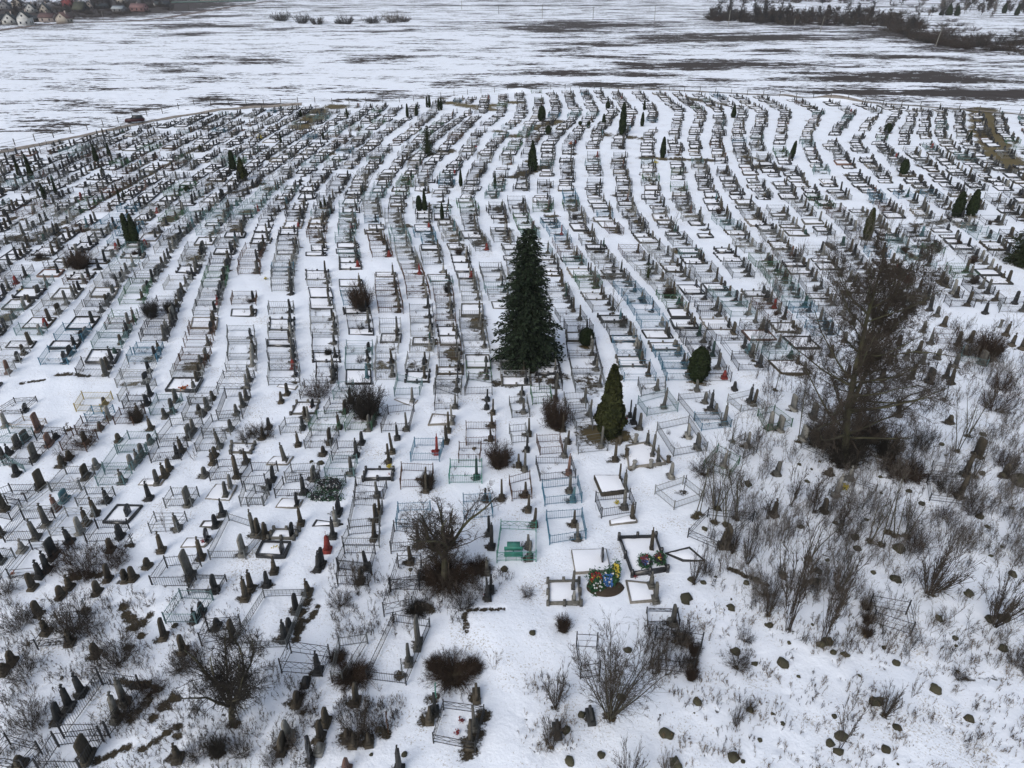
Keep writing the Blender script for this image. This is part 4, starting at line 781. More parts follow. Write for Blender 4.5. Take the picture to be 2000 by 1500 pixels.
for rec in """39 344 11 34 spike|62 348 13 49 spike|88 389 12 33 spike|110 379 9 31 spike|189 315 14 35 spike|214 304 10 28 spike|201 338 6 18 spike|233 388 7 24 spike|243 386 6 20 spike|366 374 13 12 ball|456 332 15 40 column|678 230 7 20 column|632 272 7 17 spike|549 280 6 18 column|796 229 8 27 column|635 403 6 23 spike|627 404 7 13 column|588 228 8 14 column|814 226 8 25 spike|834 209 6 21 column|839 209 6 25 column|857 215 6 24 column|862 214 6 25 column|1058 236 18 30 egg|1071 262 13 18 egg|1133 243 9 8 ball|1150 245 8 10 ball|1187 212 10 16 egg|1179 241 9 20 column|1040 334 26 60 cone|900 362 9 36 spike|967 368 8 36 spike|830 412 12 46 spike|819 412 13 32 egg|864 430 9 34 column|1215 264 16 66 column|1258 214 6 20 column|1254 246 9 28 column|1294 307 14 41 column|1432 229 12 27 cone|1545 310 11 36 column|1733 259 18 19 egg|1893 274 11 20 cone|1763 342 19 33 egg|1868 422 27 50 column|1895 420 27 52 column""".split('|'):
    q = rec.split(); thuja(float(q[0]), float(q[1]), float(q[2]), float(q[3]), q[4], M_THUJA, lean=.12 if q[0] == '1545' else 0)
for q in [(475, 351, 24, 46, 'cone'), (392, 293, 13, 12, 'cone'), (1692, 466, 24, 62, 'column')]: thuja(*q[:4], q[4], M_THUJA_B)

def spruce(px, py, wpx, hpx, m, label=None, seed=1, dens=1.0, group=None):
    X, Y, _ = at(px, py); H = height_for(px, py, hpx); Rr = wpx / 2 / ppm(py) * 1.06; rnd = np.random.default_rng(seed)
    nb, tuf = MB(), MB(); z = .04 * H; A, B, ra = [], [], []; P, N, D = [], [], []
    step = max(.25, H * .023) / dens ** .5
    while z < H * .985:
        f = 1 - z / H; Lz = Rr * (f ** .56) * (1 - .12 * max(0, f - .85) / .15) * (1 + .09 * sin(z * 2.3) + .06 * sin(z * 5.1)); n = int((8 + 5 * f) * dens ** .5)
        a0 = rnd.random() * 6.28
        for i in range(n):
            a = a0 + 2 * pi * i / n + rnd.normal() * .12; L = Lz * rnd.uniform(.66, 1.2) * (1 + .10 * sin(2 * a + z * .7)) + .05; dr = np.array([cos(a), sin(a), 0])
            k = max(3, int(L / .17)); s = (np.arange(k) + 1) / k; zz = z + L * (.20 * s - .52 * s ** 2 + .12 * s ** 4 * 1.2)
            pts = np.c_[dr[0] * L * s, dr[1] * L * s, zz]
            A.append((0, 0, z)); B.append(tuple(pts[-1])); ra.append(.02 + .012 * f)
            side = np.array([-dr[1], dr[0], 0])
            for sg in (-1, 0, 1):
                w = (1 - s) * .30 * L + .10 * (1 - abs(sg)) * 0 + .10
                q = pts + side * sg * w[:, None] * rnd.uniform(.6, 1.3, (k, 1)) + rnd.normal(size=(k, 3)) * .05 - np.array([0, 0, 1]) * abs(sg) * w[:, None] * .25
                P.append(q); D.append(np.tile(dr * .9 + side * sg * .7 - np.array([0, 0, .25]), (k, 1)))
        z += step * rnd.uniform(.8, 1.2)
    P = np.concatenate(P); D = np.concatenate(D); n = len(P)
    for rep in range(2):
        d = D + rnd.normal(size=(n, 3)) * .25; d /= np.linalg.norm(d, axis=1, keepdims=True); up = np.array([0, 0, 1.]) + rnd.normal(size=(n, 3)) * .45
        sd = np.cross(d, up); sd /= np.linalg.norm(sd, axis=1, keepdims=True); L = rnd.uniform(.20, .42, (n, 1)) * (H / 14) ** .4; W = L * .26; Q0 = P + rnd.normal(size=(n, 3)) * .07
        V = np.stack([Q0 - d * L * .35, Q0 + sd * W, Q0 + d * L * .65, Q0 - sd * W], 1).reshape(-1, 3); tuf.add(V, np.arange(n * 4).reshape(-1, 4))
    Vc, Tc = ICO3; t = (Vc[:, 2] + 1) / 2; a = np.arctan2(Vc[:, 1], Vc[:, 0]); r = Rr * .42 * np.clip(1 - t, 0, 1) ** .8 * (1 + .2 * snoise(np.c_[np.cos(a), np.sin(a), t * 4], 3, seed))
    tuf.add(np.c_[np.cos(a) * r, np.sin(a) * r, H * (.06 + .86 * t)], None, Tc)  # inner core cone added among the needles to block light through the crown
    nb.bars(A, B, ra, .006, k=3)
    o = empty('spruce_tree', (X, Y, float(gz(X, Y))))
    tr = MB(); tr.bars([(0, 0, -.2)], [(0, 0, H)], .02 * H, .01, k=8); obj('trunk', tr.mesh('trunk', M_BARK), o); obj('branches', nb.mesh('branches', M_BARK), o); obj('needles', tuf.mesh('needles', m), o)
    later(o, label or 'small dark spruce tree', 'spruce tree', group, px, py, fixed=label)
    melt(X, Y - .3, Rr * 1.0, Rr * 1.0, 1.15, .1); return o
spruce(1030, 704, 122, 262, M_SPRUCE, 'tall blue-green spruce tree standing in the middle of the cemetery', 3, 1.0)
spruce(836, 302, 24, 56, M_SPRUCE_O, 'small olive-green spruce with a melted brown patch, far left of centre', 5, .45)
spruce(2000, 515, 70, 105, M_SPRUCE_O, 'dark spruce cut by the right edge of the photo', 6, .8)
spruce(1265, 543, 14, 32, M_SPRUCE_O, 'tiny young spruce beside graves right of the tall spruce', 7, .3)

# ------------------------------------------------------------------ boulders
for t, txt in BOULDERS.items():
    for rec in txt.split(';'):
        x, y, s = map(float, rec.split()); px, py = tpx(t, x, y); py -= s / 3.75 * .3; X, Y, _ = at(px, py); r = s / 3.75 / ppm(py) * .56
        v = random.randrange(8); key = ('boulder', v)
        if key not in MESHC:
            V, T = ICO2; rb_ = np.random.default_rng(v + 50); V = V * (1 + .30 * snoise(V, 1.8, v * 5 + 1) + .20 * snoise(V, 4.5, v * 5 + 2) + rb_.normal(size=len(V)) * .07)[:, None]; V[:, 2] = np.where(V[:, 2] < 0, V[:, 2] * .6, V[:, 2]); V = V * [1, .8 + .1 * (v % 3), .8]
            b = MB(); b.add(V, None, T); MESHC[key] = b.mesh('boulder', M_BOULDER)
        o = obj('boulder', MESHC[key], None, (X, Y, float(gz(X, Y)) + r * .12)); o.scale = (r, r, r * random.uniform(.7, 1.0)); o.rotation_euler = (0, 0, random.random() * 6.28)
        later(o, ('large ' if s > 65 else ('small ' if s < 35 else '')) + 'mossy brown boulder', 'boulder', 'boulders poking out of the snow', px, py)

# ------------------------------------------------------------------ wreaths, flowers, bench, table
def cmat(n, c, r=.6): return mat(n, c, rough=r, var=.15, scale=20, col2=tuple(v * .7 for v in c))
FC = {'red': cmat('red petals', (.24, .02, .025)), 'yellow': cmat('yellow petals', (.45, .36, .05)), 'orange': cmat('orange petals', (.36, .10, .03)), 'blue': cmat('blue petals', (.03, .10, .27)), 'white': cmat('white petals', (.5, .5, .5)), 'green': cmat('green fir sprays', (.02, .075, .03)), 'pink': cmat('pink petals', (.32, .10, .11)), 'purple': cmat('dark purple ribbon', (.06, .04, .12)), 'black': cmat('black ribbon', (.015, .015, .018)), 'wine': cmat('wine red petals', (.18, .03, .035))}
def wreath(px, py, h, w, cols, tilt, rz, label, dz=0.0):
    """oval memorial wreath on an easel: green ring body, flower heads, ribbon, back legs"""
    X, Y, _ = at(px, py); o = empty('wreath', (X, Y, float(gz(X, Y)) + dz), rz); o.rotation_euler = (tilt, 0, rz); rnd = np.random.default_rng(int(px + py))
    n = 900; a = rnd.random(n) * 2 * pi; rr = .5 + rnd.normal(size=n) * .17; P = np.c_[np.cos(a) * rr * w * .85, rnd.normal(size=n) * .05, h * .5 + np.sin(a) * rr * h * .85]
    N = np.tile([0, -1., 0], (n, 1)) + rnd.normal(size=(n, 3)) * .5; N /= np.linalg.norm(N, axis=1, keepdims=True); V, Q = leafcards(P, N, .16, rnd, 2.5, 0); b = MB(); b.add(V, Q); obj('fir_sprays', b.mesh('fir_sprays', FC['green']), o)
    for ci, (c, (x0, z0, x1, z1), m) in enumerate(cols):
        b = MB(); V, T = ICO1
        for _ in range(m):
            fx, fz = rnd.uniform(x0, x1), rnd.uniform(z0, z1)
            if (fx ** 2 + ((fz - .5) * 2) ** 2) > 1.15: continue
            b.add(V * [.055, .04, .055] * rnd.uniform(.7, 1.3) + [fx * w * .5, -.09 - rnd.random() * .05, fz * h], None, T)
        if b.n: obj('flowers', b.mesh('flowers', FC[c]), o)
    b = MB(); b.bars([(-.2, .05, 0), (.2, .05, 0), (0, .05, h * .8)], [(0, .05, h * .9), (0, .05, h * .9), (0, .7, 0)], .02); obj('easel', b.mesh('easel', M_BARK), o)
    later(o, label, 'wreath', None, px, py, fixed=label)
wreath(1167, 1152, 1.1, .75, [('red', (-1, .55, 1, 1), 60), ('yellow', (-.7, .25, .7, .75), 30), ('orange', (-1, .1, 1, .55), 55), ('white', (-.9, .1, .9, .5), 18)], -.75, .25, 'funeral wreath of red, yellow and orange flowers leaning on a brown mound')
wreath(1189, 1152, 1.2, .72, [('blue', (-1, 0, .6, .8), 110), ('white', (-.9, .1, .9, .9), 25)], -.7, -.1, 'funeral wreath covered in bright blue flowers beside the red and yellow one')
wreath(1198, 1142, 1.35, .5, [('yellow', (-1, .4, 1, 1), 70), ('white', (-.8, .2, .8, .6), 14)], -.55, -.3, 'narrow green wreath with yellow flowers behind the blue wreath')
wreath(1169, 1163, .9, .7, [('white', (-1, .1, 1, .9), 16)], -.9, .1, 'small dark green wreath with a few white flowers at the foot of the mound')
wreath(1262, 1113, .7, .8, [('purple', (-.8, 0, .2, .9), 26), ('blue', (-.4, 0, .2, .5), 7), ('white', (-.2, .1, .6, .8), 9), ('wine', (-1, .6, .4, 1), 30), ('black', (-1, 0, 1, .5), 40)], -1.0, .1, 'wreath with blue, wine red and white ribbons lying on the black-kerbed grave', .35)
wreath(1287, 1108, .65, .6, [('yellow', (-.4, .3, .3, .6), 14), ('black', (-1, 0, 1, 1), 60), ('wine', (-1, .5, 1, 1), 14)], -1.0, -.2, 'dark round wreath with a yellow centre on the black-kerbed grave', .35)
wreath(643, 960, 1.0, 1.7, [('white', (-1, 0, 1, 1), 22), ('black', (-1, 0, 1, 1), 260)], -.9, .05, 'large black wreath flecked with white inside a railed grave')
wreath(633, 978, .7, 2.0, [('black', (-1, 0, 1, 1), 60), ('white', (-1, 0, 1, 1), 12)], -.9, 0, 'long dark green fir garland in front of the black wreath')
wreath(420, 760, .3, .3, [('red', (-1, 0, 1, 1), 10)], -.9, 0, 'tiny red-flowered wreath far left') if False else None
def bouquet(px, py, s, c, where, z=0.0):
    X, Y, _ = at(px, py); o = empty('flower_bunch', (X, Y, float(gz(X, Y)) + z)); rnd = np.random.default_rng(int(px * 3 + py)); V, T = ICO1; b = MB(); g = MB()
    r = s / ppm(py) / 2 * (.8 if py > 700 else .55)
    for _ in range(26):
        p = rnd.normal(size=3) * r * .5; p[2] = abs(p[2]) + r * .5; b.add(V * r * .24 * rnd.uniform(.7, 1.3) + p, None, T); g.bars([(0, 0, 0)], [p], r * .05, k=3)
    obj('blossoms', b.mesh('blossoms', FC[c]), o); obj('stalks', g.mesh('stalks', FC['green']), o)
    lab = f"{c} artificial flower bunch {where}"; later(o, lab, 'flowers', None, px, py, fixed=lab)
for q in [(902, 1408, 14, 'wine', 'on snow, the upper of two inside the front railed grave'), (893, 1432, 13, 'red', 'on snow, the lower of two inside the front railed grave'), (846, 884, 11, 'red', 'at the foot of the red headstone'), (537, 1076, 16, 'yellow', 'on the black-kerbed grave at left centre'), (760, 915, 14, 'yellow', 'on the far corner of a black-kerbed grave'), (758, 932, 10, 'red', 'below the yellow one on a black-kerbed grave'), (396, 1059, 12, 'red', 'at the foot of a dark slab left of centre'), (360, 763, 18, 'orange', 'by the yellow fence on the left'), (42, 569, 12, 'yellow', 'on a kerbed grave near the left edge'), (1205, 984, 12, 'yellow', 'in a fenced grave right of the turquoise fence'), (1222, 822, 10, 'red', 'under the conical thuja'), (608, 798, 10, 'red', 'on a kerbed grave with little posts'), (688, 447, 16, 'pink', 'in a row left of the spruce'), (519, 545, 13, 'yellow', 'hung on a grave marker in a left row'), (1114, 283, 12, 'orange', 'on a far grave near the cone thuja'), (1418, 622, 9, 'orange', 'by a kerbed grave right of centre'), (1574, 518, 9, 'pink', 'by a grave above the big bare tree'), (1536, 612, 10, 'orange', 'behind the big bare tree'), (508, 272, 20, 'yellow', 'on a fresh grave far left'), (1240, 1128, 9, 'wine', 'on the left side of the black-kerbed grave'), (1650, 953, 18, 'yellow', 'beside a leaning pale headstone'), (1663, 932, 8, 'red', 'at the foot of a pale headstone'), (947, 1167, 7, 'red', 'by the pair of dark headstones'), (930, 288, 8, 'red', 'on a far grave left of the cone thuja'), (26, 1122, 10, 'orange', 'in a railed grave at the left edge'), (1280, 320, 14, 'yellow', 'by the columnar thuja far right of centre')]:
    bouquet(*q)
o = empty('bench', (*at(1003, 1092)[:2], 0.0)); b = MB()
for i in range(4): b.box((0, -.16 + i * .11, .42), (1.2, .09, .035))
obj('seat', b.mesh('seat', IRON['t']), o); b = MB(); b.box((0, .24, .52), (1.2, .04, .32)); obj('backrest', b.mesh('backrest', IRON['t']), o)
for sx in (-.5, .5): b = MB(); b.bars([(sx, -.14, -.1), (sx, .2, -.1)], [(sx, -.14, .42), (sx, .24, .84)], .025); obj('leg', b.mesh('leg', IRON['t']), o)
later(o, '', 'bench', None, 1003, 1092, fixed='turquoise metal bench inside the turquoise fenced grave')
o = empty('table', (*at(1003, 1079)[:2], 0.0)); b = MB(); b.box((0, 0, .68), (.85, .5, .04)); obj('table_top', b.mesh('table_top', IRON['t']), o); b = MB(); b.bars([(0, 0, -.1)], [(0, 0, .68)], .035); obj('leg', b.mesh('leg', IRON['t']), o)
later(o, '', 'table', None, 1003, 1079, fixed='small turquoise one-legged table behind the turquoise bench')
P = at(1180, 1150); b = MB(); V, T = ICO3; V = V * (1 + .12 * snoise(V, 2.5, 3))[:, None]; b.add(V * [1.15, .8, .26], None, T); o = obj('grave_mound', b.mesh('grave_mound', M_SOIL), None, (P[0], P[1] + .1, 0)); later(o, '', 'grave mound', None, 1180, 1150, fixed='fresh brown grave mound under the pile of colourful wreaths'); 
# stone trough of the front railed grave, and dark soil patches
for seg in [(920, 1462, 946, 1398, .7), (190, 1484, 250, 1455, .35), (280, 1460, 345, 1420, .3), (298, 1400, 345, 1362, .5), (255, 1410, 285, 1372, .45), (140, 1127, 190, 1122, .5), (262, 1222, 296, 1200, .5), (250, 1260, 272, 1242, .5), (0, 1402, 36, 1384, .5), (245, 1190, 262, 1222, .5), (575, 1245, 598, 1170, .5), (600, 1210, 622, 1182, .4), (112, 731, 175, 733, .5), (45, 747, 85, 742, .35), (0, 1215, 60, 1180, .4), (330, 1430, 350, 1440, .3), (1425, 1110, 1500, 1140, .3), (908, 1208, 912, 1240, .25), (915, 1200, 985, 1197, .22), (230, 1330, 310, 1345, .4)]:
    melt_line(*seg)
for q in [(85, 455, 390, 285, .9, 1.0, .45), (85, 455, 150, 440, 1.6, .9, .3), (1917, 213, 1925, 250, 3.6, 1.5, 1.0), (1925, 250, 1950, 300, 3.4, 1.5, 1.0), (1950, 300, 1985, 326, 3.2, 1.4, .9), (1890, 310, 1960, 330, 2.6, 1.1, .2), (580, 250, 625, 215, 2.5, 1.2, .9), (625, 215, 655, 208, 2.5, 1.1, .8), (880, 200, 960, 215, 2.5, 1.0, .9), (960, 205, 1000, 200, 2.2, 1.0, .9), (1260, 308, 1385, 312, 1.2, 1.1, .3), (1180, 262, 1260, 270, 1.8, 1.0, .4), (1045, 250, 1080, 236, 2.0, 1.1, .7), (820, 305, 865, 295, 1.6, 1.2, .4), (1000, 345, 1060, 325, 1.2, 1.1, .4), (530, 310, 600, 300, 1.8, 1.0, .7), (460, 375, 510, 360, 1.4, 1.1, .2), (1340, 190, 1440, 208, 2.0, 1.0, .4), (970, 255, 1000, 265, 2.0, 1.0, .6), (110, 455, 220, 445, 1.4, 1.0, .2), (640, 300, 670, 292, 1.4, 1.0, .6), (820, 190, 860, 192, 2.0, .9, .5), (1480, 325, 1520, 330, 1.5, 1.0, .2), (1060, 735, 1130, 740, 1.2, .8, 0), (1170, 845, 1215, 850, 1.6, 1.2, .1), (975, 745, 1080, 742, 1.2, .95, 0), (20, 405, 60, 400, 1, .9, .2), (25, 465, 65, 468, 1.5, 1.1, .1), (1780, 440, 1900, 425, 1.5, .9, .1)]: melt_line(q[0], q[1], q[2], q[3], q[4] * (1.7 if q[1] < 360 and q[0] < 1900 else 1.0), *q[5:])
for q in [(1660, 880, 110, 45, .75, .2), (1760, 930, 60, 25, .7, .1), (870, 1130, 62, 26, 1.0, .1), (830, 1190, 40, 22, .9, .3), (1192, 1395, 24, 26, .7, .1), (690, 1320, 34, 40, .5, .1), (80, 760, 45, 8, .45, 0), (1390, 1010, 30, 20, .6, .1), (1650, 950, 20, 9, .8, .5), (1610, 1003, 10, 6, .9, .7), (1890, 900, 12, 30, .6, .2), (1000, 700, 50, 16, .7, .1), (1310, 850, 60, 8, .3, 0), (1040, 720, 80, 30, .6, 0), (1175, 845, 32, 22, 1.1, 0)]: melt_px(*q)

# ------------------------------------------------------------------ undergrowth: thin stems and dead grass nobody could count
def inpoly(x, y, P):
    c = False; j = len(P) - 1
    for i in range(len(P)):
        if ((P[i][1] > y) != (P[j][1] > y)) and x < (P[j][0] - P[i][0]) * (y - P[i][1]) / (P[j][1] - P[i][1]) + P[i][0]: c = not c
        j = i
    return c
ZONES = [  # polygon in photo pixels, count, height range, material index, lean
 ([(1380, 900), (1480, 800), (1620, 930), (1760, 950), (1800, 1060), (1700, 1200), (1480, 1200), (1370, 1150)], 420, (1.0, 2.6), 3),
 ([(1560, 700), (1750, 640), (1880, 780), (1860, 940), (1700, 960), (1560, 900)], 300, (.8, 2.4), 3),
 ([(1830, 630), (2000, 640), (2040, 1100), (1870, 1080), (1800, 960), (1900, 850)], 420, (.8, 2.2), 3),
 ([(1560, 960), (2040, 960), (2040, 1310), (1560, 1280)], 330, (.6, 1.8), 3),
 ([(1440, 560), (1620, 560), (1620, 840), (1480, 800)], 130, (.8, 2.2), 0),
 ([(1480, 420), (1850, 440), (1850, 640), (1480, 600)], 260, (.8, 2.2), 3),
 ([(1300, 1180), (2040, 1230), (2040, 1520), (1280, 1520)], 520, (.2, .8), 4),
 ([(-30, 1160), (140, 1210), (120, 1520), (-30, 1520)], 230, (.3, .9), 0),
 ([(100, 1160), (300, 1170), (290, 1310), (120, 1330)], 200, (.3, .9), 0),
 ([(180, 1330), (640, 1290), (600, 1520), (180, 1520)], 360, (.3, 1.0), 0),
 ([(340, 1130), (480, 1130), (520, 1300), (330, 1300)], 110, (.3, .8), 0),
 ([(640, 1080), (1000, 1130), (900, 1240), (640, 1250)], 220, (.4, 1.2), 0),
 ([(660, 1370), (790, 1370), (760, 1450), (660, 1440)], 120, (.3, .8), 0),
 ([(90, 1070), (250, 1070), (250, 1140), (90, 1140)], 140, (.4, 1.0), 2),
 ([(1260, 1230), (1350, 1230), (1350, 1320), (1260, 1320)], 90, (.5, 1.4), 0),
 ([(1020, 1330), (1120, 1330), (1120, 1480), (1020, 1480)], 60, (.3, .8), 4)]
ug = MB(); UM = [M_TWIG, M_TWIG_D, M_TWIG_R, M_TWIG_G, M_STRAW]
for P, n, (h0, h1), mi in ZONES:
    xs = [p[0] for p in P]; ys = [p[1] for p in P]; rnd = np.random.default_rng(len(P) + n); c = 0
    while c < n:
        x, y = rnd.uniform(min(xs), max(xs)), rnd.uniform(min(ys), max(ys))
        if not inpoly(x, y, P): continue
        if snoise(np.array([[x / 60, y / 40]]), 2.0, 5)[0] < rnd.uniform(-.8, .5): continue
        c += 1; X, Y, _ = at(x, y); z = float(gz(X, Y)) - .03; s = []; H = rnd.uniform(h0, h1)
        for _ in range(rnd.integers(2, 6)):
            d = np.array([rnd.normal() * .22, rnd.normal() * .22, 1.0]); d /= np.linalg.norm(d)
            grow(s, (X + rnd.normal() * .15, Y + rnd.normal() * .15, z), d, H * rnd.uniform(.5, 1), .0065 if H < 1 else .011, 0, TREE_P['stem'], rnd)
        a = np.array(s); ug.bars(a[:, :3], a[:, 3:6], a[:, 6], a[:, 7], k=3, m=mi if rnd.random() < .75 else (mi + 3) % 5)
        if rnd.random() < .3: melt(X, Y, .18, None, .6, .2)
tag(obj('undergrowth', ug.mesh('undergrowth', UM)), 'thin bare stems and dead grass sticking out of the snow around the graves', 'undergrowth', None, 'stuff')

# ------------------------------------------------------------------ perimeter: track, ditch side fence, car
def ribbon(name, pts, w, m, z=.03, uvs=False):
    P = np.array([at(*p)[:2] for p in pts]); L = np.r_[0, np.cumsum(np.linalg.norm(np.diff(P, axis=0), axis=1))]; s = np.linspace(0, L[-1], max(2, int(L[-1] / 1.5)))
    C = np.c_[np.interp(s, L, P[:, 0]), np.interp(s, L, P[:, 1])]; T = np.gradient(C, axis=0); T /= np.linalg.norm(T, axis=1, keepdims=True); Nn = np.c_[-T[:, 1], T[:, 0]]
    n = 7; rows = []
    for j, f in enumerate(np.linspace(-.5, .5, n)):
        q = C + Nn * (f * w * (1 + .1 * np.sin(s * .3 + j)))[:, None]; rows.append(np.c_[q, gz(q[:, 0], q[:, 1]) + z])
    V = np.stack(rows, 1).reshape(-1, 3); k = len(C); Q = [[i * n + j, i * n + j + 1, (i + 1) * n + j + 1, (i + 1) * n + j] for i in range(k - 1) for j in range(n - 1)]
    b = MB(); b.add(V, Q); return tag(obj(name, b.mesh(name, m, True)), kind='structure')
M_TRACK = mat('dirty snow of the track', (0.33, 0.30, 0.27), col2=(0.13, 0.105, 0.08), scale=.8, var=.02, mix=.48, island=False)
M_DIRT = mat('brown dirt road', (0.15, 0.12, 0.105), col2=(0.10, 0.08, 0.07), scale=.3, var=.02, island=False)
ribbon('track', [(-250, 338), (0, 298), (90, 280), (170, 264), (270, 242), (350, 227), (430, 216), (500, 210), (590, 207)], 2.3, M_TRACK, .10)
ribbon('track', [(1180, 172), (1300, 176), (1420, 182), (1520, 188), (1650, 198), (1800, 208), (2000, 224), (2200, 238)], 1.4, M_TRACK, .10)
ribbon('dirt_road', [(-100, 64), (0, 59), (60, 51), (120, 46), (200, 43), (260, 41.5), (330, 34), (400, 22), (460, 12), (530, 2)], 8, M_DIRT, .06)
o = empty('perimeter_fence', (0, 0, 0)); fp = [(-100, 312), (0, 291), (80, 274), (150, 258), (220, 242), (300, 224), (400, 209), (520, 206), (640, 204), (780, 200), (900, 186), (1000, 177), (1130, 173), (1250, 175), (1400, 182), (1500, 188), (1650, 198), (1800, 210), (2000, 224), (2100, 232)]
P = np.array([at(*p)[:2] for p in fp]); L = np.r_[0, np.cumsum(np.linalg.norm(np.diff(P, axis=0), axis=1))]; s = np.arange(0, L[-1], 4.6); C = np.c_[np.interp(s, L, P[:, 0]), np.interp(s, L, P[:, 1])]
s2 = np.linspace(0, L[-1], 100)
pm = MB(); pm.box((0, 0, -.3), (.14, .14, 1.75)); pmm = pm.mesh('post', STONE['g'])
for q in C[:98]: obj('post', pmm, o, (q[0], q[1], float(gz(*q))))
b = MB()
for zz in (.45, 1.0): b.bars(np.c_[C[:-1], gz(C[:-1, 0], C[:-1, 1]) + zz], np.c_[C[1:], gz(C[1:, 0], C[1:, 1]) + zz], .03, k=3)
obj('rail', b.mesh('rail', IRON['g']), o); later(o, '', 'fence', None, 1000, 180, fixed='long low rail fence with grey posts running along the far edge of the cemetery')
# car
P = at(265, 240); o = empty('parked_car', (P[0], P[1], .05), .30); CM = cmat('dark red car paint', (.045, .010, .012), .35); GM = cmat('car glass', (.02, .025, .03), .15); BM = cmat('black car paint', (.02, .02, .022), .35); TM = cmat('tyre rubber', (.02, .02, .02), .9)
b = MB(); b.extr([(-2.1, .35), (2.1, .35), (2.15, .85), (1.95, 1.0), (-1.0, 1.05), (-2.05, .95), (-2.15, .6)], 1.75, 1.65); V, Q, QM, T, TM2 = b.arrays(); b2 = MB(); b2.add(V[:, [1, 0, 2]], Q, T); obj('body', b2.mesh('body', CM), o)
b = MB(); b.extr([(-1.0, 1.0), (1.95, .98), (1.75, 1.55), (1.5, 1.62), (-.3, 1.62)], 1.6, 1.3); V, Q, QM, T, TM2 = b.arrays(); b2 = MB(); b2.add(V[:, [1, 0, 2]], Q, T); obj('cabin', b2.mesh('cabin', GM), o)
b = MB(); b.box((.65, 0, 1.6), (2.0, 1.3, .06)); obj('roof', b.mesh('roof', BM), o)
for sx in (-1.3, 1.35):
    for sy in (-.82, .82): b = MB(); b.bars([(sx, sy - .1, .33)], [(sx, sy + .1, .33)], .34, k=14); obj('wheel', b.mesh('wheel', TM), o)
for sy in (-.6, .6): b = MB(); b.box((-2.13, sy, .62), (.08, .3, .16)); obj('headlight', b.mesh('headlight', FC['white']), o)
later(o, '', 'car', None, 265, 240, fixed='dark red car parked on the track beyond the upper left cemetery edge')

# ------------------------------------------------------------------ power poles
for i, (x, y, h) in enumerate([(1827, 91, 41), (1601, 65, 34), (1422, 53, 35), (1278, 40.5, 29), (1158, 40, 27), (1059, 37, 29), (974, 28, 17), (902, 19, 18), (203, 42, 20), (370, 22, 13), (1551, 50, 14)]):
    X, Y, _ = at(x, y); H = min(9.5, height_for(x, y, h)); o = empty('utility_pole', (X, Y, 0)); b = MB(); b.bars([(0, 0, -.3)], [(0, 0, H)], .19, .13, k=8); obj('pole', b.mesh('pole', STONE['l'] if y > 30 else STONE['g']), o, (0, 0, 0)); b = MB(); b.bars([(-.8, 0, H - .5)], [(.8, 0, H - .5)], .06); obj('crossarm', b.mesh('crossarm', IRON['g']), o)
    if i < 2: o.rotation_euler = (0, .1, 0)
    later(o, 'pale concrete utility pole', 'utility pole', 'utility poles across the field', x, y)

# ------------------------------------------------------------------ bushes and woods of the far field
def far_mb(kind, seed):
    """unit-height crown of coarse twigs seen from hundreds of metres"""
    rnd = np.random.default_rng(seed); b = MB()
    if kind == 'bush2':
        s = multi(dict(lv=2, n=[3, 2], wob=[.12, .2], up=[.02, 0], start=[.15], kids=[2.2], ang=[.6], len=[.45], rad=[.8], rmin=.012, tip=.5), 34, 1.0, 1.6, .016, rnd, .55, .25)
    elif kind == 'bush':
        s = multi(dict(lv=3, n=[4, 3, 2], wob=[.1, .15, .2], up=[.03, .03, 0], start=[.2, .1], kids=[2.2, 1.6], ang=[.5, .6], len=[.45, .5], rad=[.6, .7], rmin=.006, tip=.4), 55, 1.0, 1.5, .012, rnd, .5, .2)
    else:
        s = []; grow(s, (0, 0, -.02), np.array([0, 0, 1.]), 1.0, .018, 0, dict(lv=4, n=[7, 5, 4, 2], wob=[.04, .1, .15, .2], up=[.02, .06, .04, .02], start=[.25, .2, .1], kids=[3.0, 2.3, 1.8], ang=[.6, .6, .6], len=[.42, .5, .5], rad=[.4, .6, .7], rmin=.005, tip=.3), rnd)
    return seg_mb(s)
FARM = {}
def far_plant(px, py, wpx, hpx, kind, col, label=None, group=None, cat=None):
    X, Y, _ = at(px, py); H = height_for(px, py, hpx); v = random.randrange(4); key = ('far', kind, v, col)
    if key not in FARM: FARM[key] = far_mb(kind, v + 9).mesh('bare_tree' if kind == 'tree' else 'shrub', SH_MAT[col])
    o = obj('bare_tree' if kind == 'tree' else 'shrub', FARM[key], None, (X, Y, 0)); W = wpx / ppm(py) / (2.2 if kind == 'bush' else .85); o.scale = (W, W, H * (1.05 if kind == 'bush' else 1)); o.rotation_euler = (0, 0, random.random() * 6.28)
    later(o, label or (SH_N[col] + (' bare tree' if kind == 'tree' else ' round bare bush')), cat or ('tree' if kind == 'tree' else 'shrub'), group, px, py)
for q in [(550, 41, 46, 20, 'bush', 'd'), (590, 46, 34, 21, 'bush', 'd'), (620, 48, 36, 18, 'bush', 'd'), (675, 47, 44, 18, 'bush', 'd'), (728, 46, 40, 17, 'bush', 'd'), (765, 44, 40, 20, 'bush', 'l'), (788, 43, 34, 14, 'bush', 'r'), (660, 46, 18, 8, 'bush', 'd')]: far_plant(*q, group='bare bushes on the snowy field')
rw = random.Random(3)
for i in range(34):
    x = rw.uniform(1380, 1790); y = np.interp(x, [1380, 1500, 1700, 1790], [42, 46, 52, 60]) - rw.uniform(0, 10)
    far_plant(x, y, rw.uniform(24, 40), rw.uniform(20, 36) * (1 if x < 1700 else .8), 'tree', rw.choice('ddg'), group='bare trees of the wood at the upper right')
for i in range(22):
    x = rw.uniform(1800, 2040); far_plant(x, rw.uniform(20, 36), rw.uniform(16, 30), rw.uniform(14, 26), 'tree', rw.choice('dgdl'), group='bare trees of the wood at the upper right')
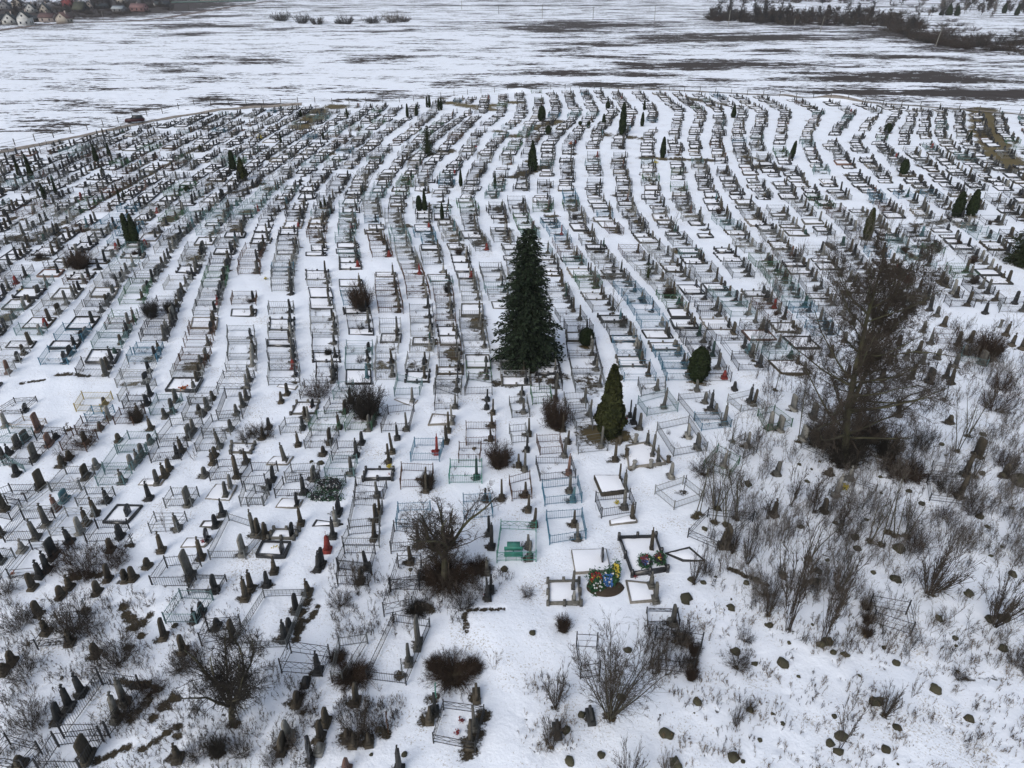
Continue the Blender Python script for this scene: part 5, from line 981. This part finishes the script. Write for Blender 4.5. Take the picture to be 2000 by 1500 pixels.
for i in range(34):
    x = rw.uniform(-10, 330); y = rw.uniform(2, 44) if x < 130 else rw.uniform(1, 34) * (1 - (x - 130) / 420)
    far_plant(x, y, rw.uniform(16, 28), rw.uniform(13, 26), 'tree', rw.choice('ddgr'), group='bare garden trees between the houses')
def mass(name, spots, label, cat):
    arrs = [far_mb('bush2', 20 + i).arrays() for i in range(5)] + [far_mb('tree', 30 + i).arrays() for i in range(3)]; b = MB()
    for (px, py, w, h, kd) in spots:
        X, Y, _ = at(px, py); H = max(.8, height_for(px, py, h)); s = w / ppm(py) / (2.2 if kd < 5 else .85); t = rw.random() * 6.28
        b.merge(arrs[kd], np.array([[cos(t) * s, -sin(t) * s, 0], [sin(t) * s, cos(t) * s, 0], [0, 0, H]]), (X, Y, 0), rw.choice([0, 1, 2, 2]))
    tag(obj(name, b.mesh(name, [M_TWIG_D, M_TWIG_R, M_TWIG])), label, cat, None, 'stuff')
sp = []
for i in range(230):
    x = rw.uniform(1728, 2060); base = np.interp(x, [1728, 1800, 1900, 2060], [60, 82, 100, 118]); sp.append((x, base - abs(rw.gauss(0, 1)) * 16 - (rw.uniform(0, 20) if x > 1900 else 0), rw.uniform(18, 40), rw.uniform(8, 15), rw.randrange(5)))
for i in range(260):
    x = rw.uniform(1380, 1800); sp.append((x, np.interp(x, [1380, 1500, 1700, 1800], [43, 47, 53, 62]) - rw.uniform(0, 14 if x < 1500 else 22), rw.uniform(16, 34), rw.uniform(8, 20) * (1.3 if 1600 < x < 1700 else 1), rw.randrange(8)))
mass('scrub', sp, 'dark leafless scrub and thicket along the field edge at the upper right', 'scrub')
sp = []
for i in range(110):
    x = rw.uniform(1380, 2080); sp.append((x, rw.uniform(-6, 26) if x > 1650 else rw.uniform(-6, 8), rw.uniform(14, 34), rw.uniform(6, 18), rw.randrange(8)))
for i in range(40): x = rw.uniform(1880, 2080); sp.append((x, rw.uniform(4, 24), rw.uniform(20, 34), rw.uniform(14, 26), 5 + rw.randrange(3)))
mass('far_wood', sp, 'far-off leafless woodland at the top right', 'wood')
sp = []
for i in range(230):
    x = rw.uniform(-30, 340); y = rw.uniform(-6, 46) if x < 130 else rw.uniform(-4, 38) * (1 - (x - 130) / 500); sp.append((x, y, rw.uniform(8, 22), rw.uniform(3, 10), rw.randrange(5)))
mass('garden_shrubs', sp, 'brown hedges and garden bushes among the houses', 'hedge')
SPM = [(1852, 30, 22, 24), (1868, 31, 16, 22), (1838, 30, 14, 12), (1560, 40, 10, 14), (1960, 26, 14, 22), (1985, 30, 14, 24)]
for (x, y, w, h) in SPM: thuja(x, y, w, h, 'cone', M_THUJA, nl=900, group='dark conifers in the far wood')

# ------------------------------------------------------------------ houses at the upper left
def hm(n, c): return mat(n, c, rough=.85, var=.05, scale=.8, col2=tuple(v * .8 for v in c), island=False)
HMAT = dict(white=hm('white house wall', (.58, .58, .56)), cream=hm('cream house wall', (.42, .38, .33)), beige=hm('beige house wall', (.33, .28, .25)), pink=hm('pink house wall', (.34, .2, .19)), dark=hm('dark timber wall', (.05, .042, .038)), grey=hm('grey wall', (.24, .24, .25)), red=hm('red roof', (.22, .05, .05)), droof=hm('dark slate roof', (.035, .042, .045)), broof=hm('brown roof', (.10, .062, .058)), groof=hm('grey metal roof', (.30, .33, .35)), gr=hm('olive green roof', (.055, .058, .04)), prf=hm('dull pink roof', (.2, .12, .115)), blue=hm('blue wall', (.03, .08, .28)), green=hm('green fence paint', (.16, .24, .21)), win=cmat('dark window glass', (.03, .035, .045), .2))
def house(px, py, W, Lh, wh, rh, rz, wall, roof, label, wins=2, chim=True):
    """W gable width (local x), Lh length (local y), gable faces -y"""
    X, Y, _ = at(px, py); o = empty('house', (X, Y, -.1), rz); w, l = W / 2, Lh / 2
    b = MB(); b.extr([(-w, 0), (w, 0), (w, wh), (0, wh + rh), (-w, wh)], Lh); V, Q, QM, T, TM = b.arrays(); b2 = MB(); b2.add(V[:, [1, 0, 2]], Q, T); obj('wall', b2.mesh('wall', HMAT[wall]), o)
    b = MB(); e = .5; sl = rh / w
    for s in (-1, 1):
        A = np.array([[0, -l - e, wh + rh + .12], [0, l + e, wh + rh + .12], [s * (w + e), l + e, wh - e * sl + .12], [s * (w + e), -l - e, wh - e * sl + .12]]); B = A + [0, 0, .2]
        b.add(np.concatenate([A, B]), [[0, 1, 2, 3], [4, 7, 6, 5], [0, 3, 7, 4], [1, 5, 6, 2], [3, 2, 6, 7], [0, 4, 5, 1]])
    rf = obj('roof', b.mesh('roof', HMAT[roof]), o)
    if chim: b = MB(); b.box((w * .35, l * .3, wh + rh * .4), (.7, .7, rh * .6 + 1.0)); obj('chimney', b.mesh('chimney', HMAT['beige']), rf)
    def win(x, z, ww=1.0, hh=1.3, side=0):
        b = MB()
        if side == 0: b.box((x, -l - .03, z), (ww, .08, hh))
        else: b.box((side * (w + .03), x, z), (.08, ww, hh))
        obj('window', b.mesh('window', HMAT['win']), o)
    for k in range(wins): win(-w * .5 + k * w / max(1, wins - 1) if wins > 1 else 0, 1.1)
    if rh > 2.4: win(0, wh + .4, .9, 1.1)
    for k in range(max(2, int(Lh / 3.5))):
        for sd in (-1, 1): win(-l + (k + .5) * Lh / max(2, int(Lh / 3.5)), 1.1, side=sd)
    later(o, label, 'house', None, px, py, fixed=label); return o
s_ = 1.0
house(22, 47, 7.5, 8, 3.0, 3.6, .25, 'white', 'droof', 'left wing gable of the white twin-gabled house with dark roof')
house(52, 49, 6.8, 9, 4.8, 3.4, .25, 'white', 'droof', 'tall right gable of the white twin-gabled house with dark roof', 2)
house(2, 46, 8, 9, 2.8, 2.6, pi / 2 + .2, 'grey', 'droof', 'dark-roofed low house at the left edge by the dirt road')
house(97, 43, 6.5, 10, 3.2, 2.2, pi / 2 - .1, 'beige', 'broof', 'long beige house with a brown roof above the dirt road')
house(127, 45, 7.5, 7, 3.2, 3.2, -.05, 'cream', 'broof', 'cream gabled house nearest the dirt road, without windows below', 0)
house(62, 24, 7, 10, 3.0, 4.0, .35, 'white', 'droof', 'white steep-gabled house with a dark roof behind the twin-gabled one')
house(90, 25, 6, 11, 3.0, 4.0, .3, 'cream', 'droof', 'cream steep-gabled house with a dark roof, second row')
house(135, 12, 9, 9, 4.0, 3.5, .2, 'red', 'red', 'red-walled house with a red roof at the top of the photo')
house(160, 24, 9, 9, 2.6, 5.0, pi / 2 - .2, 'dark', 'gr', 'house with a big steep olive green roof')
house(176, 18, 6, 7, 3, 3.6, .4, 'beige', 'droof', 'small beige gabled house right of the olive green roof')
house(198, 17, 7, 14, 2.4, 1.6, pi / 2, 'dark', 'droof', 'long low dark barn beside the snowy yards')
house(234, 24, 6.5, 9, 2.8, 1.8, pi / 2 - .1, 'grey', 'groof', 'grey-roofed garage with a blue door panel', 0, False)
house(273, 22, 8, 12, 2.9, 2.8, pi / 2 - .1, 'pink', 'prf', 'pink house with a dull pink roof next to the grey garage')
house(318, 13, 7, 12, 2.4, 2.0, pi / 2 + .3, 'dark', 'droof', 'dark house behind the white van')
house(70, 42, 5, 8, 2.0, 1.4, pi / 2, 'dark', 'droof', 'low dark shed right of the white twin-gabled house', 0, False)
house(240, 6, 9, 11, 4, 3.2, .2, 'cream', 'prf', 'cream house at the top edge behind the grey garage')
house(12, 18, 8, 9, 3.2, 3.6, .3, 'grey', 'droof', 'grey gabled house among bare trees at the top left corner')
house(36, 12, 8, 9, 3.2, 3.6, .2, 'cream', 'droof', 'cream gabled house in the third row at the top left')
house(85, 5, 9, 10, 3.2, 3.6, .2, 'grey', 'broof', 'brown-roofed grey house at the top edge')
house(190, 3, 9, 13, 3, 2.6, pi / 2, 'dark', 'gr', 'dark house under the top edge of the photo')
house(430, 2, 9, 40, 4, 2, pi / 2, 'beige', 'groof', 'long pale farm building at the top edge left of centre', 0, False)
P = at(307, 12); o = empty('parked_van', (P[0], P[1], 0), .3); b = MB(); b.extr([(-2.6, .4), (2.5, .4), (2.55, 1.2), (1.9, 1.35), (1.5, 2.3), (-2.6, 2.35)], 1.95, 1.8); V, Q, QM, T, TM2 = b.arrays(); b2 = MB(); b2.add(V[:, [1, 0, 2]], Q, T); obj('body', b2.mesh('body', HMAT['white']), o)
for sx in (-1.6, 1.6):
    for sy in (-.9, .9): b = MB(); b.bars([(sx, sy - .12, .36)], [(sx, sy + .12, .36)], .36, k=12); obj('wheel', b.mesh('wheel', FC['black']), o)
b = MB(); b.box((1.75, 0, 1.4), (.5, 1.7, .75), taper=(.4, .95)); obj('windscreen', b.mesh('windscreen', HMAT['win']), o); later(o, '', 'van', None, 307, 12, fixed='white van parked between the houses at the top left')
b = MB(); A = [at(335, 6.5), at(420, 4.5), at(500, 2.5)]
for i in range(2): b.bars([A[i] + [0, 0, .9]], [A[i + 1] + [0, 0, .9]], .9, k=4)
o = obj('board_fence', b.mesh('board_fence', HMAT['green'])); later(o, '', 'fence', None, 420, 4, fixed='long pale green board fence at the top edge left of centre')
P = at(234, 24.3); b = MB(); b.box((0, 0, .1), (3.2, .3, 2.2)); bo = obj('door_panel', b.mesh('door_panel', HMAT['blue']), [t['o'] for t in THINGS if t['fixed'] == 'grey-roofed garage with a blue door panel'][0], (3.35, 1.0, 0)); bo.rotation_euler = (0, 0, pi / 2)
for q in [(100, 46.5, 150, 3.5, 1.2, .1), (30, 52, 70, 4, .9, .1)]: pass

# ------------------------------------------------------------------ the ground: one sheet of snow over soil
NR1, NR2, NC = 860, 260, 860; Y0 = 12.0
ys = np.r_[[-120, -60, -20, 0], np.geomspace(Y0, 260, NR1), np.geomspace(260, 4800, NR2 + 1)[1:]]
us = np.r_[[-6, -3, -1.8, -1.3], np.linspace(-1, 1, NC), [1.3, 1.8, 3, 6]]
Wd = np.maximum(24, .92 * ys); XX = Wd[:, None] * us[None, :]; YY = np.repeat(ys[:, None], len(us), 1)
melt_a = np.zeros(XX.shape, np.float32); grass_a = np.zeros(XX.shape, np.float32); field_a = np.zeros(XX.shape, np.float32)
q1 = math.log(260 / Y0) / (NR1 - 1); q2 = math.log(4800 / 260) / NR2
def rowi(y):
    if y < Y0: return 4
    return 4 + int(math.log(y / Y0) / q1) if y < 260 else 4 + NR1 + int(math.log(y / 260) / q2)
def splat(A, x, y, rx, ry, a, mode='max', k=1.9):
    j0, j1 = max(4, rowi(max(Y0, y - ry * k)) - 1), min(len(ys) - 1, rowi(min(4700, y + ry * k)) + 2)
    if j1 <= j0: return
    w = max(24, .92 * ys[j0]); w1 = max(24, .92 * ys[j1])
    lo = min((x - rx * k) / w, (x - rx * k) / w1); hi = max((x + rx * k) / w, (x + rx * k) / w1)
    i0 = int(np.clip((lo + 1) / 2 * (NC - 1), 0, NC - 1)) + 4; i1 = int(np.clip((hi + 1) / 2 * (NC - 1) + 2, 0, NC)) + 4
    if i1 <= i0: return
    X, Y = XX[j0:j1, i0:i1], YY[j0:j1, i0:i1]; d = ((X - x) / rx) ** 2 + ((Y - y) / ry) ** 2; g = a * np.exp(-d * .9)
    S = A[j0:j1, i0:i1]; np.maximum(S, g, out=S) if mode == 'max' else np.add(S, g, out=S)
for (x, y, rx, ry, a, g, _) in MELT:
    m0 = max(.0, 1.0); splat(melt_a, x, y, max(rx, y * .003), max(ry, y * .004), a)
    if g: splat(grass_a, x, y, rx * 1.3, ry * 1.3, g)
edge = np.array([[*at(*e)[:2]] for e in EDGE])
ang = np.arctan2(edge[:, 0], edge[:, 1]); rad_e = np.hypot(edge[:, 0], edge[:, 1]); AA = np.arctan2(XX, np.maximum(YY, .1)); RE = np.interp(AA, ang, rad_e); outside = (np.hypot(XX, YY) > RE + 4) & (YY > 20)
field_a[outside] = .39; field_a += outside * .05 * (YY > 420); right = np.clip((XX / np.maximum(YY, 1) + .1) / .4, 0, 1); field_a += outside * right * .05
FP = """1160 48 170 7 .6|1070 58 80 5 .55|1400 72 170 8 .5|1330 78 120 5 .4|1180 88 60 5 .45|1085 98 50 5 .45|1150 108 60 4 .4|1330 127 110 8 .5|1420 125 80 7 .45|1240 125 30 5 .4|1080 145 95 7 .6|1200 142 50 5 .45|1280 147 60 4 .45|1040 170 60 6 .45|1150 167 60 4 .5|1270 166 90 4 .5|1380 157 40 4 .4|1540 74 80 6 .4|1530 102 50 5 .5|1640 108 60 4 .45|1780 112 80 4 .5|1870 115 40 5 .5|1560 126 90 4 .5|1640 150 70 9 .45|1800 152 80 9 .5|1900 155 120 9 .55|1800 182 190 8 .75|1950 184 110 8 .75|1500 173 60 5 .4|1640 178 60 6 .4|540 117 50 6 .5|700 117 30 4 .45|760 117 30 3 .45|920 155 30 5 .5|1000 170 50 3 .4|700 196 70 4 .6|790 188 60 4 .6|560 162 30 3 .4|740 52 80 2 .35|800 57 20 3 .5|500 208 80 3 .5|410 50 110 4 .5|350 67 60 3 .45|430 32 50 3 .4|310 130 40 5 .4|345 137 50 5 .5|470 117 50 4 .5|290 212 50 5 .4|410 196 50 5 .5|470 204 60 4 .55|250 195 100 5 .28|100 190 80 6 .25|160 205 100 5 .25|800 11 600 1.2 .4|600 15 150 1.5 .4|900 2 400 1 .4|60 260 60 5 .2|230 222 60 4 .25|640 208 60 3 .4"""
for rec in FP.split('|'):
    x, y, rx, ry, a = map(float, rec.split()); P = at(x, y); s = ppm(y); Q1, Q2 = at(x, y - ry), at(x, y + ry); splat(field_a, P[0], (Q1[1] + Q2[1]) / 2, rx / s, abs(Q1[1] - Q2[1]) / 2, a * .74, 'add')
for (x, y, rx, ry, a) in [(60, 24, 150, 26, 1.0), (250, 20, 130, 16, .75), (1880, 85, 110, 22, .5), (1560, 40, 150, 14, .4)]:
    P = at(x, y); s = ppm(y); Q1, Q2 = at(x, max(-20, y - ry)), at(x, y + ry); splat(field_a, P[0], (Q1[1] + Q2[1]) / 2, rx / s, abs(Q1[1] - Q2[1]) / 2, a, 'add')
ZZ = gz(XX, YY) - .09 * np.clip(melt_a, 0, 1) * (YY < 240)
nr, nc = XX.shape; i, j = np.meshgrid(np.arange(nr - 1), np.arange(nc - 1), indexing='ij'); a = (i * nc + j).ravel(); Qg = np.stack([a, a + 1, a + nc + 1, a + nc], 1)
M_G = bpy.data.materials.new('snow over soil'); M_G.use_nodes = True; n, l = M_G.node_tree.nodes, M_G.node_tree.links; bs = n['Principled BSDF']; bs.inputs['Specular IOR Level'].default_value = .2
def N(t, **k):
    x = n.new(t)
    for a_, v in k.items(): setattr(x, a_, v)
    return x
geo = N("ShaderNodeNewGeometry")
def noise(scale, detail=6, rough=.6, vec=None):
    x = N("ShaderNodeTexNoise"); x.inputs['Scale'].default_value = scale; x.inputs['Detail'].default_value = detail; x.inputs['Roughness'].default_value = rough; l.new(vec or geo.outputs['Position'], x.inputs['Vector']); return x.outputs['Fac']
def math_(op, a, b=None, c=None):
    x = N("ShaderNodeMath", operation=op)
    for i_, v in enumerate((a, b, c)):
        if v is None: continue
        if isinstance(v, (int, float)): x.inputs[i_].default_value = v
        else: l.new(v, x.inputs[i_])
    return x.outputs[0]
def attr(nm): x = N("ShaderNodeAttribute"); x.attribute_name = nm; return x.outputs['Fac']
def smooth(v, a, b): x = N("ShaderNodeMapRange", interpolation_type='SMOOTHSTEP'); l.new(v, x.inputs['Value']); x.inputs['From Min'].default_value = a; x.inputs['From Max'].default_value = b; return x.outputs[0]
def mapping(s, r=0): x = N("ShaderNodeMapping"); x.inputs['Scale'].default_value = s; x.inputs['Rotation'].default_value = (0, 0, r); l.new(geo.outputs['Position'], x.inputs['Vector']); return x.outputs[0]
def mixc(f, a, b):
    x = N("ShaderNodeMix", data_type='RGBA'); l.new(f, x.inputs[0])
    for i_, v in ((6, a), (7, b)):
        if isinstance(v, tuple): x.inputs[i_].default_value = (*v, 1)
        else: l.new(v, x.inputs[i_])
    return x.outputs[2]
near_n = noise(1.6, 8, .7)
m1 = smooth(math_('ADD', math_('ADD', attr('melt'), math_('MULTIPLY', math_('SUBTRACT', noise(9.0, 6, .75), .5), .9)), math_('MULTIPLY', math_('SUBTRACT', near_n, .5), 1.6)), .58, .78)
st1 = noise(1.0, 5, .62, mapping((.028, .075, 1), .04)); st2 = noise(1.0, 7, .72, mapping((.10, .42, 1), .05)); st4 = noise(1.0, 5, .7, mapping((.5, .9, 1), .04)); st3 = noise(1.0, 4, .6, mapping((.006, .02, 1), .0))
fv = math_('ADD', math_('ADD', attr('field'), math_('MULTIPLY', math_('SUBTRACT', st4, .5), 1.2)), math_('ADD', math_('MULTIPLY', math_('SUBTRACT', st1, .5), 1.9), math_('ADD', math_('MULTIPLY', math_('SUBTRACT', st2, .5), 2.1), math_('MULTIPLY', math_('SUBTRACT', st3, .5), .7))))
m2 = smooth(fv, .55, .64); m2 = math_('MULTIPLY', m2, math_('GREATER_THAN', attr('field'), .05))
soil_f = mixc(noise(.6), (.022, .016, .014), (.042, .031, .025)); soil_c = mixc(smooth(noise(14.0, 8, .8), .38, .66), (.016, .014, .010), (.078, .062, .040)); grass_c = mixc(noise(5.0), (.085, .070, .028), (.14, .105, .045))
soil = mixc(attr('grass'), soil_c, grass_c)
snow = mixc(noise(.35, 5), (.78, .82, .88), (.71, .75, .82))
snow2 = mixc(smooth(math_('ADD', noise(9.0, 6, .7), math_('MULTIPLY', noise(.25, 4), .5)), .83, .93), snow, (.42, .40, .37))
col = mixc(m1, snow2, soil); col = mixc(m2, col, soil_f); l.new(col, bs.inputs['Base Color']); l.new(smooth(m1, 0, 1), bs.inputs['Roughness']); bs.inputs['Roughness'].default_value = .8
for lk in list(bs.inputs['Roughness'].links): l.remove(lk)
bs.inputs['Roughness'].default_value = .85
sx = N('ShaderNodeSeparateXYZ'); l.new(geo.outputs['Position'], sx.inputs[0]); bp = N("ShaderNodeBump"); l.new(smooth(sx.outputs[1], 200, 60), bp.inputs['Strength']); bp.inputs['Distance'].default_value = .12
l.new(math_('ADD', math_('MULTIPLY', noise(1.1, 5, .6), .8), math_('ADD', math_('MULTIPLY', noise(4, 5, .7), .35), math_('MULTIPLY', m1, .35))), bp.inputs['Height']); l.new(bp.outputs[0], bs.inputs['Normal'])
b = MB(); b.add(np.stack([XX, YY, ZZ], -1).reshape(-1, 3), Qg); me = b.mesh('ground', M_G, True)
for nm, A in (('melt', melt_a), ('grass', grass_a), ('field', field_a)):
    at_ = me.attributes.new(nm, 'FLOAT', 'POINT'); at_.data.foreach_set('value', np.ascontiguousarray(A, np.float32).ravel())
tag(obj('ground', me), kind='structure')

hz = bpy.data.materials.new('thin winter haze'); hz.use_nodes = True; hn, hl = hz.node_tree.nodes, hz.node_tree.links; hn.remove(hn['Principled BSDF'])
pv = hn.new('ShaderNodeVolumePrincipled'); pv.inputs['Color'].default_value = (.80, .84, .93, 1); pv.inputs['Density'].default_value = .00011; pv.inputs['Anisotropy'].default_value = 0.0
hl.new(pv.outputs[0], hn['Material Output'].inputs['Volume']); b = MB(); b.box((0, 2300, -4), (60000, 5400, 42)); tag(obj('haze', b.mesh('haze', hz)), 'thin pale winter haze over the far fields', 'haze', None, 'stuff')
# ------------------------------------------------------------------ labels: each thing is told apart by look, then by where it stands
LM = [('the tall spruce', 1030, 640), ('the conical thuja', 1190, 790), ('the egg-shaped thuja', 1362, 715), ('the tallest bare tree', 1670, 800), ('the crooked bare tree', 866, 1060), ('the turquoise fence', 1010, 1075), ('the colourful wreaths', 1182, 1145), ('the fan-shaped bare tree', 1192, 1330), ('the lower left tree', 450, 1340), ('the big dark bush', 718, 785), ('the red headstone', 845, 880), ('the yellow fence', 185, 790), ('the twin-topped thuja', 261, 450), ('the black-kerbed wreath grave', 1262, 1085), ('the paired dark thujas', 1882, 400), ('the large pinkish headstone', 70, 830), ('the empty snow clearing', 90, 765), ('the front railed grave', 890, 1430), ('the lower left plot', 190, 1380), ('the red car', 265, 238), ('the twin-gabled house', 40, 40), ('the leftmost field bush', 550, 35), ('the top right corner', 2000, 0), ('the bottom right corner', 2000, 1500), ('the left edge midway', 0, 600), ('the right edge midway', 2000, 640), ('the wood at upper right', 1600, 45), ('the far green strip', 1940, 270)]
NTH = ['nearest', 'second', 'third', 'fourth', 'fifth', 'sixth', 'seventh', 'eighth', 'ninth', 'tenth', 'eleventh', 'twelfth', 'thirteenth', 'fourteenth', 'fifteenth', 'sixteenth', 'seventeenth', 'eighteenth', 'nineteenth', 'twentieth']
def sector(dx, dy):
    if abs(dx) > abs(dy): return 'right of' if dx > 0 else 'left of'
    return 'below' if dy > 0 else 'above'
groups = {}
for t in THINGS:
    t['o']['category'] = t['cat']
    if t['group']: t['o']['group'] = t['group']
    if t['fixed']: t['o']['label'] = t['fixed']
    else: groups.setdefault(' '.join(t['desc'].split()), []).append(t)
for desc, L in groups.items():
    if len(L) == 1 and len(desc.split()) >= 4: pass
    best = {}
    for li, (nm, lx, ly) in enumerate(LM):
        secs = {}
        for t in L: secs.setdefault(sector(t['px'] - lx, t['py'] - ly), []).append(t)
        for s, ts in secs.items():
            ts.sort(key=lambda t: math.hypot(t['px'] - lx, t['py'] - ly))
            for r, t in enumerate(ts):
                d = math.hypot(t['px'] - lx, t['py'] - ly); c = r * 60 + d * .35
                if id(t) not in best or c < best[id(t)][0]: best[id(t)] = (c, r, s, nm)
    for t in L:
        _, r, s, nm = best[id(t)]
        nth = 'first' if r == 0 else ('number %d' % (r + 1) if r >= 20 else NTH[r])
        t['o']['label'] = f"{desc}, {nth} {s} {nm}"
from collections import Counter
cl = Counter(t['o']['label'] for t in THINGS); print('things', len(THINGS), 'duplicate labels', sum(1 for v in cl.values() if v > 1), 'long', sum(1 for t in THINGS if len(t['o']['label'].split()) > 16))
print('objects', len(bpy.data.objects))
